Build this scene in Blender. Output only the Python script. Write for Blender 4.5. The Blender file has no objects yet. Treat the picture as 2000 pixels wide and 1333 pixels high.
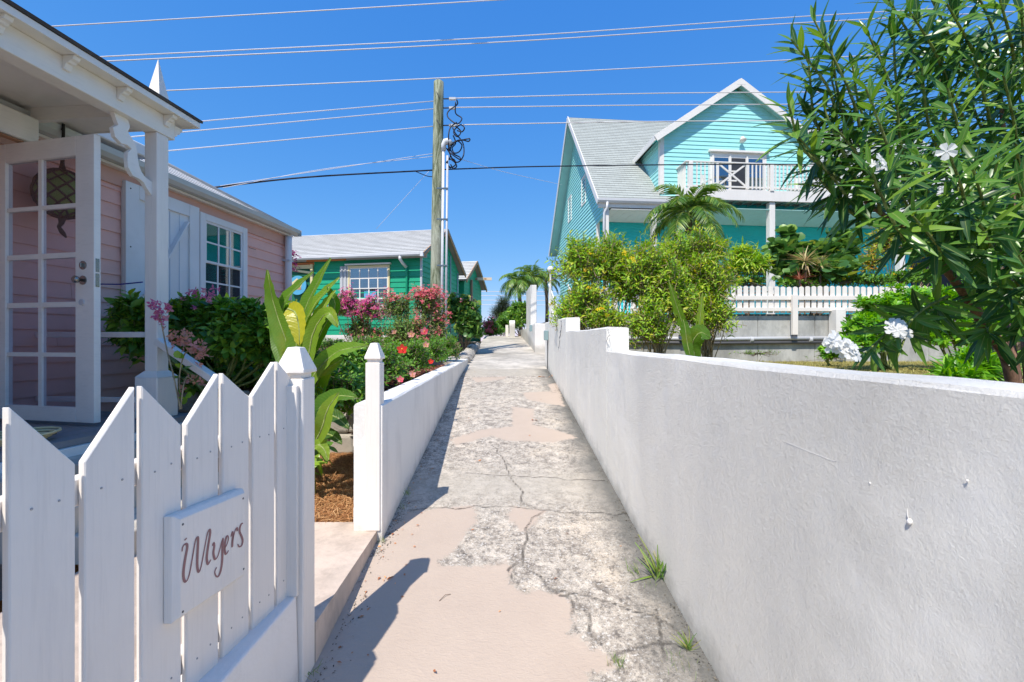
import bpy, math, random
import numpy as np
from mathutils import Matrix, Vector
S_ = bpy.context.scene
R = math.radians
# ------------------------------------------------------------------ camera, sky, sun, exposure
H = 1.53            # eye height above the lane at the camera
F = 850.0           # focal length in photo pixels (photo 2000 wide)
cd = bpy.data.cameras.new('camera'); cam = bpy.data.objects.new('camera', cd); S_.collection.objects.link(cam)
cd.sensor_width = 36; cd.lens = 36 * F / 2000; cd.clip_start = .02; cd.clip_end = 3000
cam.location = (0, 0, H); cam.rotation_euler = (R(90), 0, 0)
S_.camera = cam
w = bpy.data.worlds.new('World'); S_.world = w; w.use_nodes = True
nt = w.node_tree; bg = nt.nodes['Background']
sky = nt.nodes.new('ShaderNodeTexSky'); sky.sky_type = 'NISHITA'; sky.sun_disc = False
LD = Vector((.36, .71, -1.19)).normalized()           # direction the sunlight travels
SUN_EL = math.asin(-LD.z)
sky.sun_elevation = SUN_EL; sky.sun_rotation = math.atan2(-LD.x, -LD.y)
sky.altitude = 0; sky.air_density = 1.0; sky.dust_density = 0.0; sky.ozone_density = 2.6
sp_ = nt.nodes.new('ShaderNodeSeparateColor'); cb_ = nt.nodes.new('ShaderNodeCombineColor'); nt.links.new(sky.outputs[0], sp_.inputs[0])
for i_, (pw_, mu_) in enumerate(((1.12, .375), (.62, 1.09), (.28, 3.05))):      # deeper, evener blue, as the camera recorded it
    p_ = nt.nodes.new('ShaderNodeMath'); p_.operation = 'POWER'; p_.inputs[1].default_value = pw_; nt.links.new(sp_.outputs[i_], p_.inputs[0])
    q_ = nt.nodes.new('ShaderNodeMath'); q_.operation = 'MULTIPLY'; q_.inputs[1].default_value = mu_; nt.links.new(p_.outputs[0], q_.inputs[0]); nt.links.new(q_.outputs[0], cb_.inputs[i_])
nt.links.new(cb_.outputs[0], bg.inputs[0])
bg.inputs[1].default_value = .15
sl = bpy.data.lights.new('sun', 'SUN'); sl.energy = 4.35; sl.angle = R(.5); sl.color = (1, .93, .83)
so = bpy.data.objects.new('sun', sl); S_.collection.objects.link(so); so.location = (-8, -16, 26)
so.rotation_euler = LD.to_track_quat('-Z', 'Y').to_euler()
S_.view_settings.view_transform = 'Standard'; S_.view_settings.look = 'None'
S_.view_settings.exposure = .36; S_.view_settings.gamma = 1; S_.view_settings.use_curve_mapping = False
# ------------------------------------------------------------------ helpers
COL = S_.collection
WM = {}
I4 = Matrix.Identity(4)
def P(x, y, Y):
    return Vector(((x - 1000) / F * Y, Y, H - (y - 667) / F * Y))
def lane_z(Y):
    if Y < 7: return .125 * Y
    if Y < 8: return .875 + .125 * (Y - 7) - .0265 * (Y - 7) ** 2
    if Y < 17.5: return .9735 + .072 * (Y - 8)
    return 1.6575 + .072 * (Y - 17.5) - .012 * (Y - 17.5) ** 2 if Y < 22 else 1.7385 - .036 * (Y - 22)
def xl(Y): return -.73 - .02 * Y
def xr(Y): return .837 - .02 * Y
def tag(o, label=None, cat=None, group=None, kind=None):
    if label: o['label'] = label
    if cat: o['category'] = cat
    if group: o['group'] = group
    if kind: o['kind'] = kind
    return o
def frame(x, y, z=0, rz=0):
    return Matrix.Translation((x, y, z)) @ Matrix.Rotation(rz, 4, 'Z')
def thing(name, label, cat, M=I4, group=None, kind=None):
    if isinstance(M, (Vector, tuple)): M = Matrix.Translation(M)
    o = bpy.data.objects.new(name, None); o.empty_display_size = .2; COL.objects.link(o)
    o.matrix_local = M; WM[o] = M.copy()
    return tag(o, label, cat, group, kind)
def link(name, me, parent=None, M=None):
    o = bpy.data.objects.new(name, me); COL.objects.link(o)
    if parent is not None:
        o.parent = parent; PM = WM[parent]
        M = PM if M is None else M
        o.matrix_local = PM.inverted() @ M
    else:
        M = I4 if M is None else M
        o.matrix_local = M
    WM[o] = M.copy()
    return o
class MB:
    def __init__(s, fr=None):
        s.v = []; s.f = []; s.fr = fr
    def add(s, vs, fs):
        b = len(s.v); s.v += [tuple(p) for p in vs]; s.f += [tuple(i + b for i in q) for q in fs]; return s
    def hexa(s, p):   # p: 4 bottom ccw, 4 top
        return s.add(p, [(3, 2, 1, 0), (4, 5, 6, 7), (0, 1, 5, 4), (1, 2, 6, 5), (2, 3, 7, 6), (3, 0, 4, 7)])
    def box(s, x0, x1, y0, y1, z0, z1):
        return s.hexa([(x0, y0, z0), (x1, y0, z0), (x1, y1, z0), (x0, y1, z0), (x0, y0, z1), (x1, y0, z1), (x1, y1, z1), (x0, y1, z1)])
    def prism(s, poly, vec):
        n = len(poly); a = [Vector(p) for p in poly]; b = [p + Vector(vec) for p in a]
        return s.add(a + b, [tuple(range(n))[::-1], tuple(range(n, 2 * n))] + [(i, (i + 1) % n, (i + 1) % n + n, i + n) for i in range(n)])
    def tube(s, pts, rad, n=6, cap=True):
        pts = [Vector(p) for p in pts]; m = len(pts)
        if not hasattr(rad, '__len__'): rad = [rad] * m
        ref = Vector((0, 0, 1)); vs = []
        for i, p in enumerate(pts):
            d = (pts[min(i + 1, m - 1)] - pts[max(i - 1, 0)])
            d = d.normalized() if d.length > 1e-9 else Vector((0, 0, 1))
            if abs(d.dot(ref)) > .95: ref = Vector((1, 0, .1)).normalized()
            u = (ref - d * ref.dot(d)).normalized(); ref = u; v = d.cross(u)
            for k in range(n):
                a = 2 * math.pi * k / n
                vs.append(p + (u * math.cos(a) + v * math.sin(a)) * rad[i])
        fs = [(i * n + k, i * n + (k + 1) % n, (i + 1) * n + (k + 1) % n, (i + 1) * n + k) for i in range(m - 1) for k in range(n)]
        if cap: fs += [tuple(range(n))[::-1], tuple(range((m - 1) * n, m * n))]
        return s.add(vs, fs)
    def beam(s, a, b, wd, ht, up=(0, 0, 1)):   # rectangular bar from a to b
        a = Vector(a); b = Vector(b); d = (b - a).normalized(); up = Vector(up)
        x = d.cross(up).normalized(); u = x.cross(d).normalized(); x *= wd / 2; u *= ht / 2
        return s.hexa([a - x - u, a + x - u, b + x - u, b - x - u, a - x + u, a + x + u, b + x + u, b - x + u])
    def ball(s, c, r, nu=10, nv=6, rz=None):
        rz = rz or r; c = Vector(c); vs = []; fs = []
        for j in range(1, nv):
            t = math.pi * j / nv
            for i in range(nu):
                a = 2 * math.pi * i / nu
                vs.append(c + Vector((r * math.sin(t) * math.cos(a), r * math.sin(t) * math.sin(a), rz * math.cos(t))))
        top = len(vs); vs += [c + Vector((0, 0, rz)), c - Vector((0, 0, rz))]
        for j in range(nv - 2):
            for i in range(nu): fs.append((j * nu + i, (j + 1) * nu + i, (j + 1) * nu + (i + 1) % nu, j * nu + (i + 1) % nu))
        for i in range(nu):
            fs.append((top, i, (i + 1) % nu)); fs.append((top + 1, (nv - 2) * nu + (i + 1) % nu, (nv - 2) * nu + i))
        return s.add(vs, fs)
    def build(s, name, mt, parent=None, smooth=False, bevel=0, seg=1, origin=None):
        vs = [Vector(p) for p in s.v]
        if s.fr is not None: vs = [s.fr @ p for p in vs]
        if parent is not None: M = WM[parent]
        else:
            if origin is None:
                xs = [p.x for p in vs]; ys = [p.y for p in vs]
                origin = ((min(xs) + max(xs)) / 2, (min(ys) + max(ys)) / 2, min(p.z for p in vs))
            M = Matrix.Translation(origin)
        Mi = M.inverted(); me = bpy.data.meshes.new(name)
        me.from_pydata([tuple(Mi @ p) for p in vs], [], s.f); me.materials.append(mt)
        if smooth:
            for p in me.polygons: p.use_smooth = True
        o = link(name, me, parent, M if parent is None else None)
        if bevel:
            b = o.modifiers.new('bevel', 'BEVEL'); b.width = bevel; b.segments = seg; b.limit_method = 'ANGLE'; b.angle_limit = R(35)
        return o
def smooth_curve(pts, n=6):
    pts = [Vector(p) for p in pts]; q = [pts[0] * 2 - pts[1]] + pts + [pts[-1] * 2 - pts[-2]]; out = []
    for i in range(1, len(q) - 2):
        a, b, c, d = q[i - 1:i + 3]
        for k in range(n):
            t = k / n
            out.append(.5 * ((2 * b) + (c - a) * t + (2 * a - 5 * b + 4 * c - d) * t * t + (3 * b - a - 3 * c + d) * t ** 3))
    out.append(pts[-1]); return out
# ------------------------------------------------------------------ materials
class NT:
    def __init__(s, name):
        s.m = bpy.data.materials.new(name); s.m.use_nodes = True; s.t = s.m.node_tree
        s.b = s.t.nodes['Principled BSDF']; s.out = s.t.nodes['Material Output']; s.co = None
    def n(s, typ, **kw):
        nd = s.t.nodes.new('ShaderNode' + typ)
        for k, v in kw.items():
            if k in nd.inputs: s.set(nd.inputs[k], v)
            else: setattr(nd, k, v)
        return nd
    def set(s, inp, v):
        if isinstance(v, bpy.types.NodeSocket): s.t.links.new(v, inp)
        elif isinstance(v, bpy.types.Node): s.t.links.new(v.outputs[0], inp)
        else:
            if hasattr(inp.default_value, '__len__') and hasattr(v, '__len__') and len(v) == 3 and len(inp.default_value) == 4: v = (*v, 1)
            inp.default_value = v
    def coords(s, scale=(1, 1, 1)):
        if s.co is None: s.co = s.t.nodes.new('ShaderNodeNewGeometry').outputs['Position']
        if scale == (1, 1, 1): return s.co
        mp = s.n('Mapping', Scale=scale); s.set(mp.inputs['Vector'], s.co); return mp.outputs[0]
    def noise(s, scale, detail=4, rough=.55, stretch=(1, 1, 1), dist=0):
        nd = s.n('TexNoise', Scale=scale, Detail=detail, Roughness=rough, Distortion=dist)
        s.set(nd.inputs['Vector'], s.coords(stretch)); return nd.outputs[0]
    def ramp(s, fac, stops):
        nd = s.n('ValToRGB'); e = nd.color_ramp.elements
        while len(e) < len(stops): e.new(.5)
        for i, (p, c) in enumerate(stops):
            e[i].position = p; e[i].color = (c, c, c, 1) if not hasattr(c, '__len__') else (*c, 1)
        s.set(nd.inputs[0], fac); return nd.outputs[0]
    def mix(s, fac, a, b, blend='MIX'):
        nd = s.n('MixRGB', blend_type=blend); s.set(nd.inputs[0], fac); s.set(nd.inputs[1], a); s.set(nd.inputs[2], b); return nd.outputs[0]
    def math(s, op, a, b=0.0, c=None):
        nd = s.n('Math', operation=op); s.set(nd.inputs[0], a); s.set(nd.inputs[1], b)
        if c is not None: s.set(nd.inputs[2], c)
        return nd.outputs[0]
    def bump(s, h, dist, strength=1, prev=None):
        nd = s.n('Bump', Distance=dist, Strength=strength); s.set(nd.inputs['Height'], h)
        if prev is not None: s.set(nd.inputs['Normal'], prev)
        return nd.outputs[0]
    def done(s, color=None, rough=None, normal=None, spec=None, metal=None):
        for k, v in (('Base Color', color), ('Roughness', rough), ('Normal', normal), ('Specular IOR Level', spec), ('Metallic', metal)):
            if v is not None: s.set(s.b.inputs[k], v)
        return s.m
def sc(c, k): return tuple(x * k for x in c)
def paint(name, c, rough=.5, dirt=.12, grain=None, bump=.0006, dirtcol=(.25, .22, .18), streak=False):
    t = NT(name)
    n1 = t.noise(2.3, 5); n2 = t.noise(14, 5)
    col = t.mix(t.ramp(n1, [(.35, 0), (.7, 1)]), sc(c, .93), c)
    st = (1, 1, 1) if not streak else (6, 6, .5)
    n3 = t.noise(3.2, 7, .65, st)
    col = t.mix(t.math('MULTIPLY', t.ramp(n3, [(.5, 0), (.72, 1)]), dirt), col, dirtcol)
    if grain: g = t.noise(40, 4, .6, grain)
    else: g = t.noise(120, 3)
    if grain: col = t.mix(t.math('MULTIPLY', t.ramp(g, [(.52, 0), (.70, 1)]), .16), col, sc(c, .62))
    h = t.math('ADD', g, t.math('MULTIPLY', n2, .6))
    return t.done(col, rough, t.bump(h, bump), .35)
W_FENCE = paint('white fence paint', (.88, .82, .75), .45, .10, (3, 3, .12), .0012, (.42, .40, .40), True)
W_TRIM = paint('white trim paint', (.84, .81, .76), .45, .12, (2, 2, .3), .0006, (.45, .42, .36), True)
W_PORCH = paint('porch white paint', (.87, .84, .78), .45, .10, (.3, .3, 2), .0006, (.5, .46, .38))
W_SHUT = paint('shutter pale blue white paint', (.80, .80, .79), .5, .08)
PINK = paint('pink siding paint', (.86, .50, .42), .5, .15, (2, .2, 3), .0007, (.45, .25, .22))
GREEN = paint('green siding paint', (.015, .36, .19), .42, .18, (.2, 2, 3), .0015, (.01, .2, .1))
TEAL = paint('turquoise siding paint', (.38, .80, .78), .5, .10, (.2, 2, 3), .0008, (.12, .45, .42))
TEAL_SHADE = paint('shaded turquoise siding paint', (.03, .62, .66), .5, .08)  # the siding turquoise with the porch shade put into its colour
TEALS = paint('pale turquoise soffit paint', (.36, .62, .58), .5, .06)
BROWN = paint('tan bargeboard wood', (.46, .27, .14), .7, .3, (3, 3, .3), .001)
BROWN2 = paint('grey brown post wood', (.30, .20, .15), .7, .3)
RAW = paint('raw brown wood', (.42, .22, .12), .7, .3)
CREAM = paint('cream yellow trim', (.72, .62, .35), .55, .1)
ORANGE = paint('orange fascia paint', (.75, .27, .10), .55, .1)
GUTTER = paint('grey white aluminium gutter', (.55, .58, .56), .35, .15, None, .0003, (.3, .3, .25))
GUTW = paint('white gutter', (.74, .75, .77), .35, .12)
PVC = paint('grey pvc pipe', (.55, .56, .58), .4, .15)
DGREY = paint('dark grey pipe', (.10, .10, .11), .5, .3)
METAL = paint('brushed steel', (.35, .33, .30), .25, .1); METAL.node_tree.nodes['Principled BSDF'].inputs['Metallic'].default_value = .9
DARK = paint('dark interior', (.035, .04, .05), .8, .1)
DKGREEN = paint('dark green wall', (.01, .16, .09), .6, .1)
BLACK = paint('black rubber', (.012, .012, .014), .6, .1)
WIREW = paint('weathered pale wire', (.78, .74, .74), .5, .05)
WIREB = paint('black cable', (.012, .014, .03), .5, .05)
BLUE = paint('blue rope', (.03, .05, .35), .7, .1)
CARD = paint('cardboard', (.55, .38, .24), .8, .2)
CURTAIN = paint('pale curtain', (.55, .58, .6), .8, .1)
SIGNINK = paint('dusty rose lettering', (.33, .17, .16), .7, .3)
STONE = paint('pale limestone', (.50, .46, .40), .85, .5, None, .012, (.2, .19, .17))
DECK = paint('grey deck board', (.24, .24, .25), .7, .4)
def m_stucco():
    t = NT('white stucco wall')
    big = t.noise(.9, 5, .6); st = t.noise(1.6, 6, .65, (1, 1, .45), .6); mid = t.noise(11, 5, .6)
    col = t.mix(t.ramp(st, [(.42, 0), (.66, 1)]), (.92, .89, .82), (.83, .81, .76))
    col = t.mix(t.math('MULTIPLY', t.ramp(mid, [(.5, 0), (.75, 1)]), .35), col, (.80, .80, .80))
    z = t.n('SeparateXYZ'); t.set(z.inputs[0], t.coords())
    # grime creeping up from the lane
    h = t.math('SUBTRACT', z.outputs[2], t.math('MULTIPLY', z.outputs[1], .118))
    g = t.math('ADD', h, t.math('MULTIPLY', t.noise(6, 6, .7), .32))
    col = t.mix(t.math('MULTIPLY', t.ramp(g, [(.13, 1), (.30, 0)]), .75), col, (.34, .33, .30))
    vo = t.n('TexVoronoi', Scale=95, Randomness=1.0); vo.feature = 'SMOOTH_F1'; jit = t.n('VectorMath', operation='MULTIPLY_ADD'); nz = t.n('TexNoise', Scale=60, Detail=3); t.set(nz.inputs['Vector'], t.coords()); t.set(jit.inputs[0], nz.outputs['Color']); jit.inputs[1].default_value = (.012, .012, .012); t.set(jit.inputs[2], t.coords()); t.set(vo.inputs['Vector'], jit.outputs[0])
    fine = t.math('ADD', t.math('MULTIPLY', t.math('SUBTRACT', 1.0, t.math('MULTIPLY', vo.outputs['Distance'], 1.3)), .45), t.math('MULTIPLY', t.ramp(t.noise(48, 9, .78), [(.36, 0), (.70, 1)]), .75)); grit = t.noise(210, 3, .6); ridg = t.noise(32, 5, .65, (1, 1.2, .9), .2)
    rough_mask = t.ramp(big, [(.34, .25), (.54, 1)])
    hh = t.math('ADD', t.math('MULTIPLY', t.noise(42, 10, .82), 1.5), t.math('MULTIPLY', t.noise(140, 4, .7), .55))
    hh = t.math('ADD', hh, t.math('MULTIPLY', t.ramp(t.noise(17, 6, .7), [(.60, 0), (.72, 1)]), .35))
    hh = t.math('MULTIPLY', hh, rough_mask)
    col = t.mix(t.math('MULTIPLY', t.ramp(t.noise(65, 6, .75), [(.50, 0), (.66, 1)]), t.math('MULTIPLY', rough_mask, .14)), col, (.50, .49, .47))
    b1 = t.bump(t.noise(3.2, 4, .5), .02, .45)
    return t.done(col, .8, t.bump(hh, .0090, 1, b1), .2)
def m_stucco_smooth(name='smooth white masonry', c=(.82, .79, .74), k=.5):
    t = NT(name)
    st = t.noise(3, 6, .65, (1, 1, .3)); mid = t.noise(16, 5, .6)
    col = t.mix(t.math('MULTIPLY', t.ramp(st, [(.48, 0), (.7, 1)]), k), c, sc(c, .62))
    z = t.n('SeparateXYZ'); t.set(z.inputs[0], t.coords())
    h = t.math('SUBTRACT', z.outputs[2], t.math('MULTIPLY', z.outputs[1], .118))
    g = t.math('ADD', h, t.math('MULTIPLY', t.noise(9, 6, .7), .25))
    col = t.mix(t.math('MULTIPLY', t.ramp(g, [(.10, 1), (.24, 0)]), .6), col, (.36, .34, .30))
    hh = t.math('ADD', t.noise(60, 4), t.math('MULTIPLY', mid, 1.4))
    return t.done(col, .75, t.bump(hh, .003, .7), .2)
def m_lane():
    t = NT('worn painted concrete')
    at = lambda n: t.n('Attribute', attribute_name=n).outputs['Fac']
    pd, cr, ed, cl = at('paint'), at('crack'), at('edge'), at('clean')
    A = t.noise(3.1, 8, .7); B = t.noise(11, 8, .72, dist=.6); C = t.noise(42, 6, .7); D = t.noise(150, 4, .7)
    conc = t.mix(t.ramp(B, [(.36, 0), (.62, 1)]), (.25, .215, .18), (.66, .585, .49))
    conc = t.mix(t.ramp(A, [(.50, 0), (.66, .65)]), conc, (.66, .56, .44))
    conc = t.mix(t.math('MULTIPLY', t.ramp(C, [(.49, 0), (.58, 1)]), t.ramp(B, [(.32, .95), (.64, .2)])), conc, (.13, .115, .10))
    conc = t.mix(t.math('MULTIPLY', t.ramp(D, [(.54, 0), (.63, 1)]), .75), conc, (.12, .12, .12))
    conc = t.mix(t.math('MULTIPLY', t.ramp(t.noise(70, 5, .7), [(.55, 0), (.63, 1)]), .7), conc, (.74, .71, .66))
    smooth = t.mix(t.ramp(B, [(.35, 0), (.7, 1)]), (.40, .36, .30), (.50, .455, .39))
    smooth = t.mix(t.math('MULTIPLY', t.ramp(C, [(.55, 0), (.7, 1)]), .5), smooth, (.30, .27, .23))
    conc = t.mix(cl, conc, smooth)
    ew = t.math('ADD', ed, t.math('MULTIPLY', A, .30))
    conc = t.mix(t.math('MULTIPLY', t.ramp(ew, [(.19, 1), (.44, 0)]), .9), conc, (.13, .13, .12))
    # paint edge, ragged
    j = t.math('ADD', t.math('MULTIPLY', t.math('SUBTRACT', B, .5), .13), t.math('MULTIPLY', t.math('SUBTRACT', C, .5), .11))
    pf = t.ramp(t.math('ADD', t.math('ADD', pd, j), .5), [(.490, 0), (.512, 1)])
    pcol = t.mix(t.ramp(A, [(.3, 0), (.75, 1)]), (.50, .41, .335), (.45, .365, .30))
    pcol = t.mix(t.math('MULTIPLY', t.ramp(C, [(.60, 0), (.75, 1)]), .35), pcol, (.62, .52, .44))
    pcol = t.mix(t.math('MULTIPLY', t.ramp(D, [(.66, 0), (.74, 1)]), .5), pcol, (.30, .22, .18))
    col = t.mix(pf, conc, pcol)
    cw = t.math('ADD', cr, t.math('MULTIPLY', t.math('SUBTRACT', C, .5), .02))
    cf = t.ramp(cw, [(.0025, 1), (.0095, 0)])
    cf = t.math('MULTIPLY', cf, t.ramp(B, [(.38, .2), (.56, .85)]))
    col = t.mix(cf, col, (.05, .045, .04))
    h = t.math('ADD', t.math('MULTIPLY', C, t.mix(pf, (1, 1, 1), (.22, .22, .22))), t.math('MULTIPLY', D, t.mix(pf, (.55, .55, .55), (.15, .15, .15))))
    h = t.math('ADD', h, t.math('MULTIPLY', t.noise(22, 4, .6, (1, 2.2, 1), 1.5), t.mix(pf, (.3, .3, .3), (.55, .55, .55))))
    h = t.math('ADD', h, t.math('MULTIPLY', pf, .5)); h = t.math('SUBTRACT', h, t.math('MULTIPLY', cf, 1.8))
    return t.done(col, .85, t.bump(h, .006, .9), .2)
def m_mulch(name, c1, c2, c3):
    t = NT(name)
    a = t.noise(60, 4, .7, (1, .25, 1), 1.2); b = t.noise(60, 4, .7, (.3, 1, 1), 1.5); m = t.noise(5, 3)
    v = t.mix(t.ramp(m, [(.45, 0), (.55, 1)]), a, b)
    col = t.ramp(v, [(.3, c1), (.5, c2), (.68, c3)])
    return t.done(col, .9, t.bump(v, .02, 1), .1)
def m_soil(name='dry garden soil', c=(.20, .16, .10)):
    t = NT(name); a = t.noise(14, 8, .7); b = t.noise(80, 4, .7)
    col = t.mix(t.ramp(a, [(.35, 0), (.65, 1)]), sc(c, .55), sc(c, 1.35))
    return t.done(col, .95, t.bump(t.math('ADD', a, b), .02, 1), .1)
def m_conc(name='grey garden wall concrete', c=(.42, .42, .40)):
    t = NT(name); a = t.noise(1.3, 8, .7, (1, 1, .35)); b = t.noise(6, 7, .7, (1, 1, .6)); d = t.noise(60, 4, .7)
    col = t.mix(t.ramp(a, [(.38, 0), (.62, 1)]), sc(c, .72), sc(c, 1.3))
    col = t.mix(t.math('MULTIPLY', t.ramp(b, [(.5, 0), (.7, 1)]), .5), col, sc(c, .5))
    return t.done(col, .85, t.bump(t.math('ADD', b, t.math('MULTIPLY', d, .5)), .004, .7), .2)
def m_shingle(name, c, row, tab, dark=.75):
    t = NT(name)
    uv = t.n('UVMap', uv_map='UVMap')
    br = t.n('TexBrick', Scale=1.0); br.offset = .5
    t.set(br.inputs['Vector'], uv); t.set(br.inputs['Color1'], sc(c, 1.06)); t.set(br.inputs['Color2'], sc(c, .86)); t.set(br.inputs['Mortar'], sc(c, dark * .6))
    br.inputs['Mortar Size'].default_value = .0035; br.inputs['Brick Width'].default_value = tab; br.inputs['Row Height'].default_value = row; br.inputs['Bias'].default_value = -.2
    n1 = t.noise(1.6, 5); n2 = t.noise(90, 3)
    col = t.mix(t.ramp(n1, [(.3, 0), (.7, .35)]), br.outputs[0], sc(c, .8))
    col = t.mix(t.math('MULTIPLY', n2, .25), col, sc(c, .6))
    return t.done(col, .85, t.bump(n2, .002, .5), .2)
def m_pole():
    t = NT('weathered treated pole wood')
    a = t.noise(9, 8, .7, (1, 1, .12), 1.5); b = t.noise(30, 5, .7, (1, 1, .08)); c = t.noise(1.5, 3, .5, (1, 1, .5))
    col = t.mix(t.ramp(a, [(.40, 0), (.58, 1)]), (.11, .13, .07), (.40, .43, .31))
    col = t.mix(t.math('MULTIPLY', t.ramp(b, [(.55, 0), (.68, 1)]), .7), col, (.10, .10, .07))
    col = t.mix(t.ramp(c, [(.5, 0), (.65, .4)]), col, (.50, .49, .42))
    return t.done(col, .85, t.bump(a, .008, 1), .2)
def m_bark(name='grey brown bark', c=(.20, .15, .11)):
    t = NT(name); a = t.noise(30, 6, .7, (1, 1, .3)); b = t.noise(8, 4)
    col = t.mix(t.ramp(a, [(.35, 0), (.65, 1)]), sc(c, .5), sc(c, 1.5))
    return t.done(col, .9, t.bump(a, .006, 1), .15)
def leafmat(name, stops, trans=.35, rough=.38, ribs=None, spec=.5):
    if 'leaf' in name or 'blade' in name: stops = [(p, sc(c, 1.7)) for p, c in stops]
    t = NT(name)
    lv = t.n('Attribute', attribute_name='lv').outputs['Fac']
    ob = t.n('ObjectInfo').outputs['Random']
    v = t.math('FRACT', t.math('ADD', lv, ob))
    col = t.ramp(v, stops)
    n = t.noise(7, 4); col = t.mix(t.math('MULTIPLY', n, .35), col, sc(stops[0][1], .8))
    if ribs:
        mr = t.n('Attribute', attribute_name='rib').outputs['Fac']
        col = t.mix(t.math('MULTIPLY', t.ramp(mr, [(.86, 0), (.97, 1)]), .7), col, ribs)
    t.set(t.b.inputs['Base Color'], col); t.set(t.b.inputs['Roughness'], rough); t.set(t.b.inputs['Specular IOR Level'], spec)
    tr = t.n('BsdfTranslucent'); mx = t.n('MixShader'); hs = t.n('HueSaturation', Saturation=1.1, Value=1.25, Hue=.488)
    t.set(hs.inputs['Color'], col); t.set(tr.inputs[0], hs.outputs[0])
    mx.inputs[0].default_value = trans
    t.t.links.new(t.b.outputs[0], mx.inputs[1]); t.t.links.new(tr.outputs[0], mx.inputs[2]); t.t.links.new(mx.outputs[0], t.out.inputs[0])
    return t.m
def m_banana(name='banana leaf', st=((.0, (.07, .18, .022)), (.5, (.14, .28, .028)), (1, (.27, .40, .035)))):
    t = NT(name)
    ob = t.n('ObjectInfo').outputs['Random']; ac = t.n('Attribute', attribute_name='across').outputs['Fac']; al = t.n('Attribute', attribute_name='along').outputs['Fac']
    col = t.ramp(ob, list(st))
    wv = t.math('SINE', t.math('MULTIPLY', t.math('ADD', al, t.math('MULTIPLY', ac, .05)), 260.0))
    col = t.mix(t.math('MULTIPLY', t.ramp(wv, [(.0, 0), (1, 1)]), .10), col, (.30, .38, .10))
    col = t.mix(t.ramp(t.noise(5, 4), [(.55, 0), (.75, .5)]), col, (.32, .30, .03))
    col = t.mix(t.ramp(ac, [(.0, .85), (.045, 0)]), col, (.42, .46, .16))
    t.set(t.b.inputs['Base Color'], col); t.set(t.b.inputs['Roughness'], .35); t.set(t.b.inputs['Normal'], t.bump(wv, .0006, .5))
    tr = t.n('BsdfTranslucent'); mx = t.n('MixShader'); hs = t.n('HueSaturation', Saturation=1.15, Value=1.5, Hue=.485)
    t.set(hs.inputs['Color'], col); t.set(tr.inputs[0], hs.outputs[0]); mx.inputs[0].default_value = .42
    t.t.links.new(t.b.outputs[0], mx.inputs[1]); t.t.links.new(tr.outputs[0], mx.inputs[2]); t.t.links.new(mx.outputs[0], t.out.inputs[0])
    return t.m
def glass_mat(name, tint, transp, rough=.02):
    t = NT(name); t.t.nodes.remove(t.b)
    tr = t.n('BsdfTransparent', Color=(*tint, 1)); gl = t.n('BsdfGlossy', Color=(.9, .95, 1, 1), Roughness=rough)
    ge = t.n('NewGeometry'); dt = t.n('VectorMath', operation='DOT_PRODUCT'); t.set(dt.inputs[0], ge.outputs['Normal']); t.set(dt.inputs[1], ge.outputs['Incoming'])
    fr = t.math('POWER', t.math('SUBTRACT', 1.0, t.math('ABSOLUTE', dt.outputs['Value'])), 4.0); fac = t.math('ADD', t.math('MULTIPLY', fr, .7), 1 - transp)
    mx = t.n('MixShader'); t.set(mx.inputs[0], fac)
    t.t.links.new(tr.outputs[0], mx.inputs[1]); t.t.links.new(gl.outputs[0], mx.inputs[2]); t.t.links.new(mx.outputs[0], t.out.inputs[0])
    return t.m
STUCCO = m_stucco(); SMOOTH = m_stucco_smooth(); SMOOTHB = m_stucco_smooth('white block masonry', (.84, .81, .77), .25)
LANE = m_lane(); STRAW = m_mulch('pine straw', (.16, .06, .02), (.38, .17, .06), (.62, .34, .14)); BARKM = m_mulch('red bark chips', (.08, .02, .015), (.22, .07, .04), (.42, .20, .13))
SOIL = m_soil(); DRYGRASS = m_soil('dry olive lawn', (.27, .23, .08)); GCONC = m_conc(); WALK = m_conc('pale walkway concrete', (.48, .44, .38))
SLABP = m_conc('pink painted slab', (.50, .41, .34))
SH_P = m_shingle('grey white shingles pink house', (.78, .77, .75), .14, .30); SH_G = m_shingle('white shingles green house', (.58, .58, .56), .14, .3)
SH_T = m_shingle('pale grey shingles turquoise house', (.43, .46, .43), .15, .32, .5)
POLE = m_pole(); BARK = m_bark(); BARKR = m_bark('reddish oleander bark', (.22, .13, .09)); STEMG = m_bark('green stem', (.25, .30, .10)); STEMY = m_bark('pale twig', (.36, .28, .17))
L_OLE = leafmat('oleander leaf', [(0, (.018, .055, .014)), (.45, (.05, .135, .022)), (.8, (.10, .21, .028)), (1, (.18, .29, .035))], .32, .30, (.30, .38, .12))
L_HEDGE = leafmat('broad green leaf', [(0, (.04, .11, .016)), (.6, (.10, .22, .025)), (1, (.24, .36, .035))], .38, .33)
L_SMALL = leafmat('small bright leaf', [(0, (.045, .12, .014)), (.5, (.09, .21, .022)), (1, (.16, .28, .03))], .35, .42)
L_DULL = leafmat('sparse olive leaf', [(0, (.04, .10, .02)), (.5, (.10, .19, .03)), (1, (.20, .28, .05))], .3, .5)
L_YEL = leafmat('yellow green leaf', [(0, (.07, .17, .012)), (.4, (.18, .33, .02)), (.8, (.33, .43, .025)), (1, (.42, .38, .05))], .38, .42)
L_GRAPE = leafmat('sea grape leaf', [(0, (.03, .09, .02)), (.55, (.08, .17, .04)), (.9, (.16, .26, .05)), (1, (.40, .36, .06))], .3, .35)
L_PALM = leafmat('palm leaflet', [(0, (.03, .08, .014)), (.6, (.09, .18, .025)), (1, (.24, .30, .05))], .33, .36)
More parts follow.
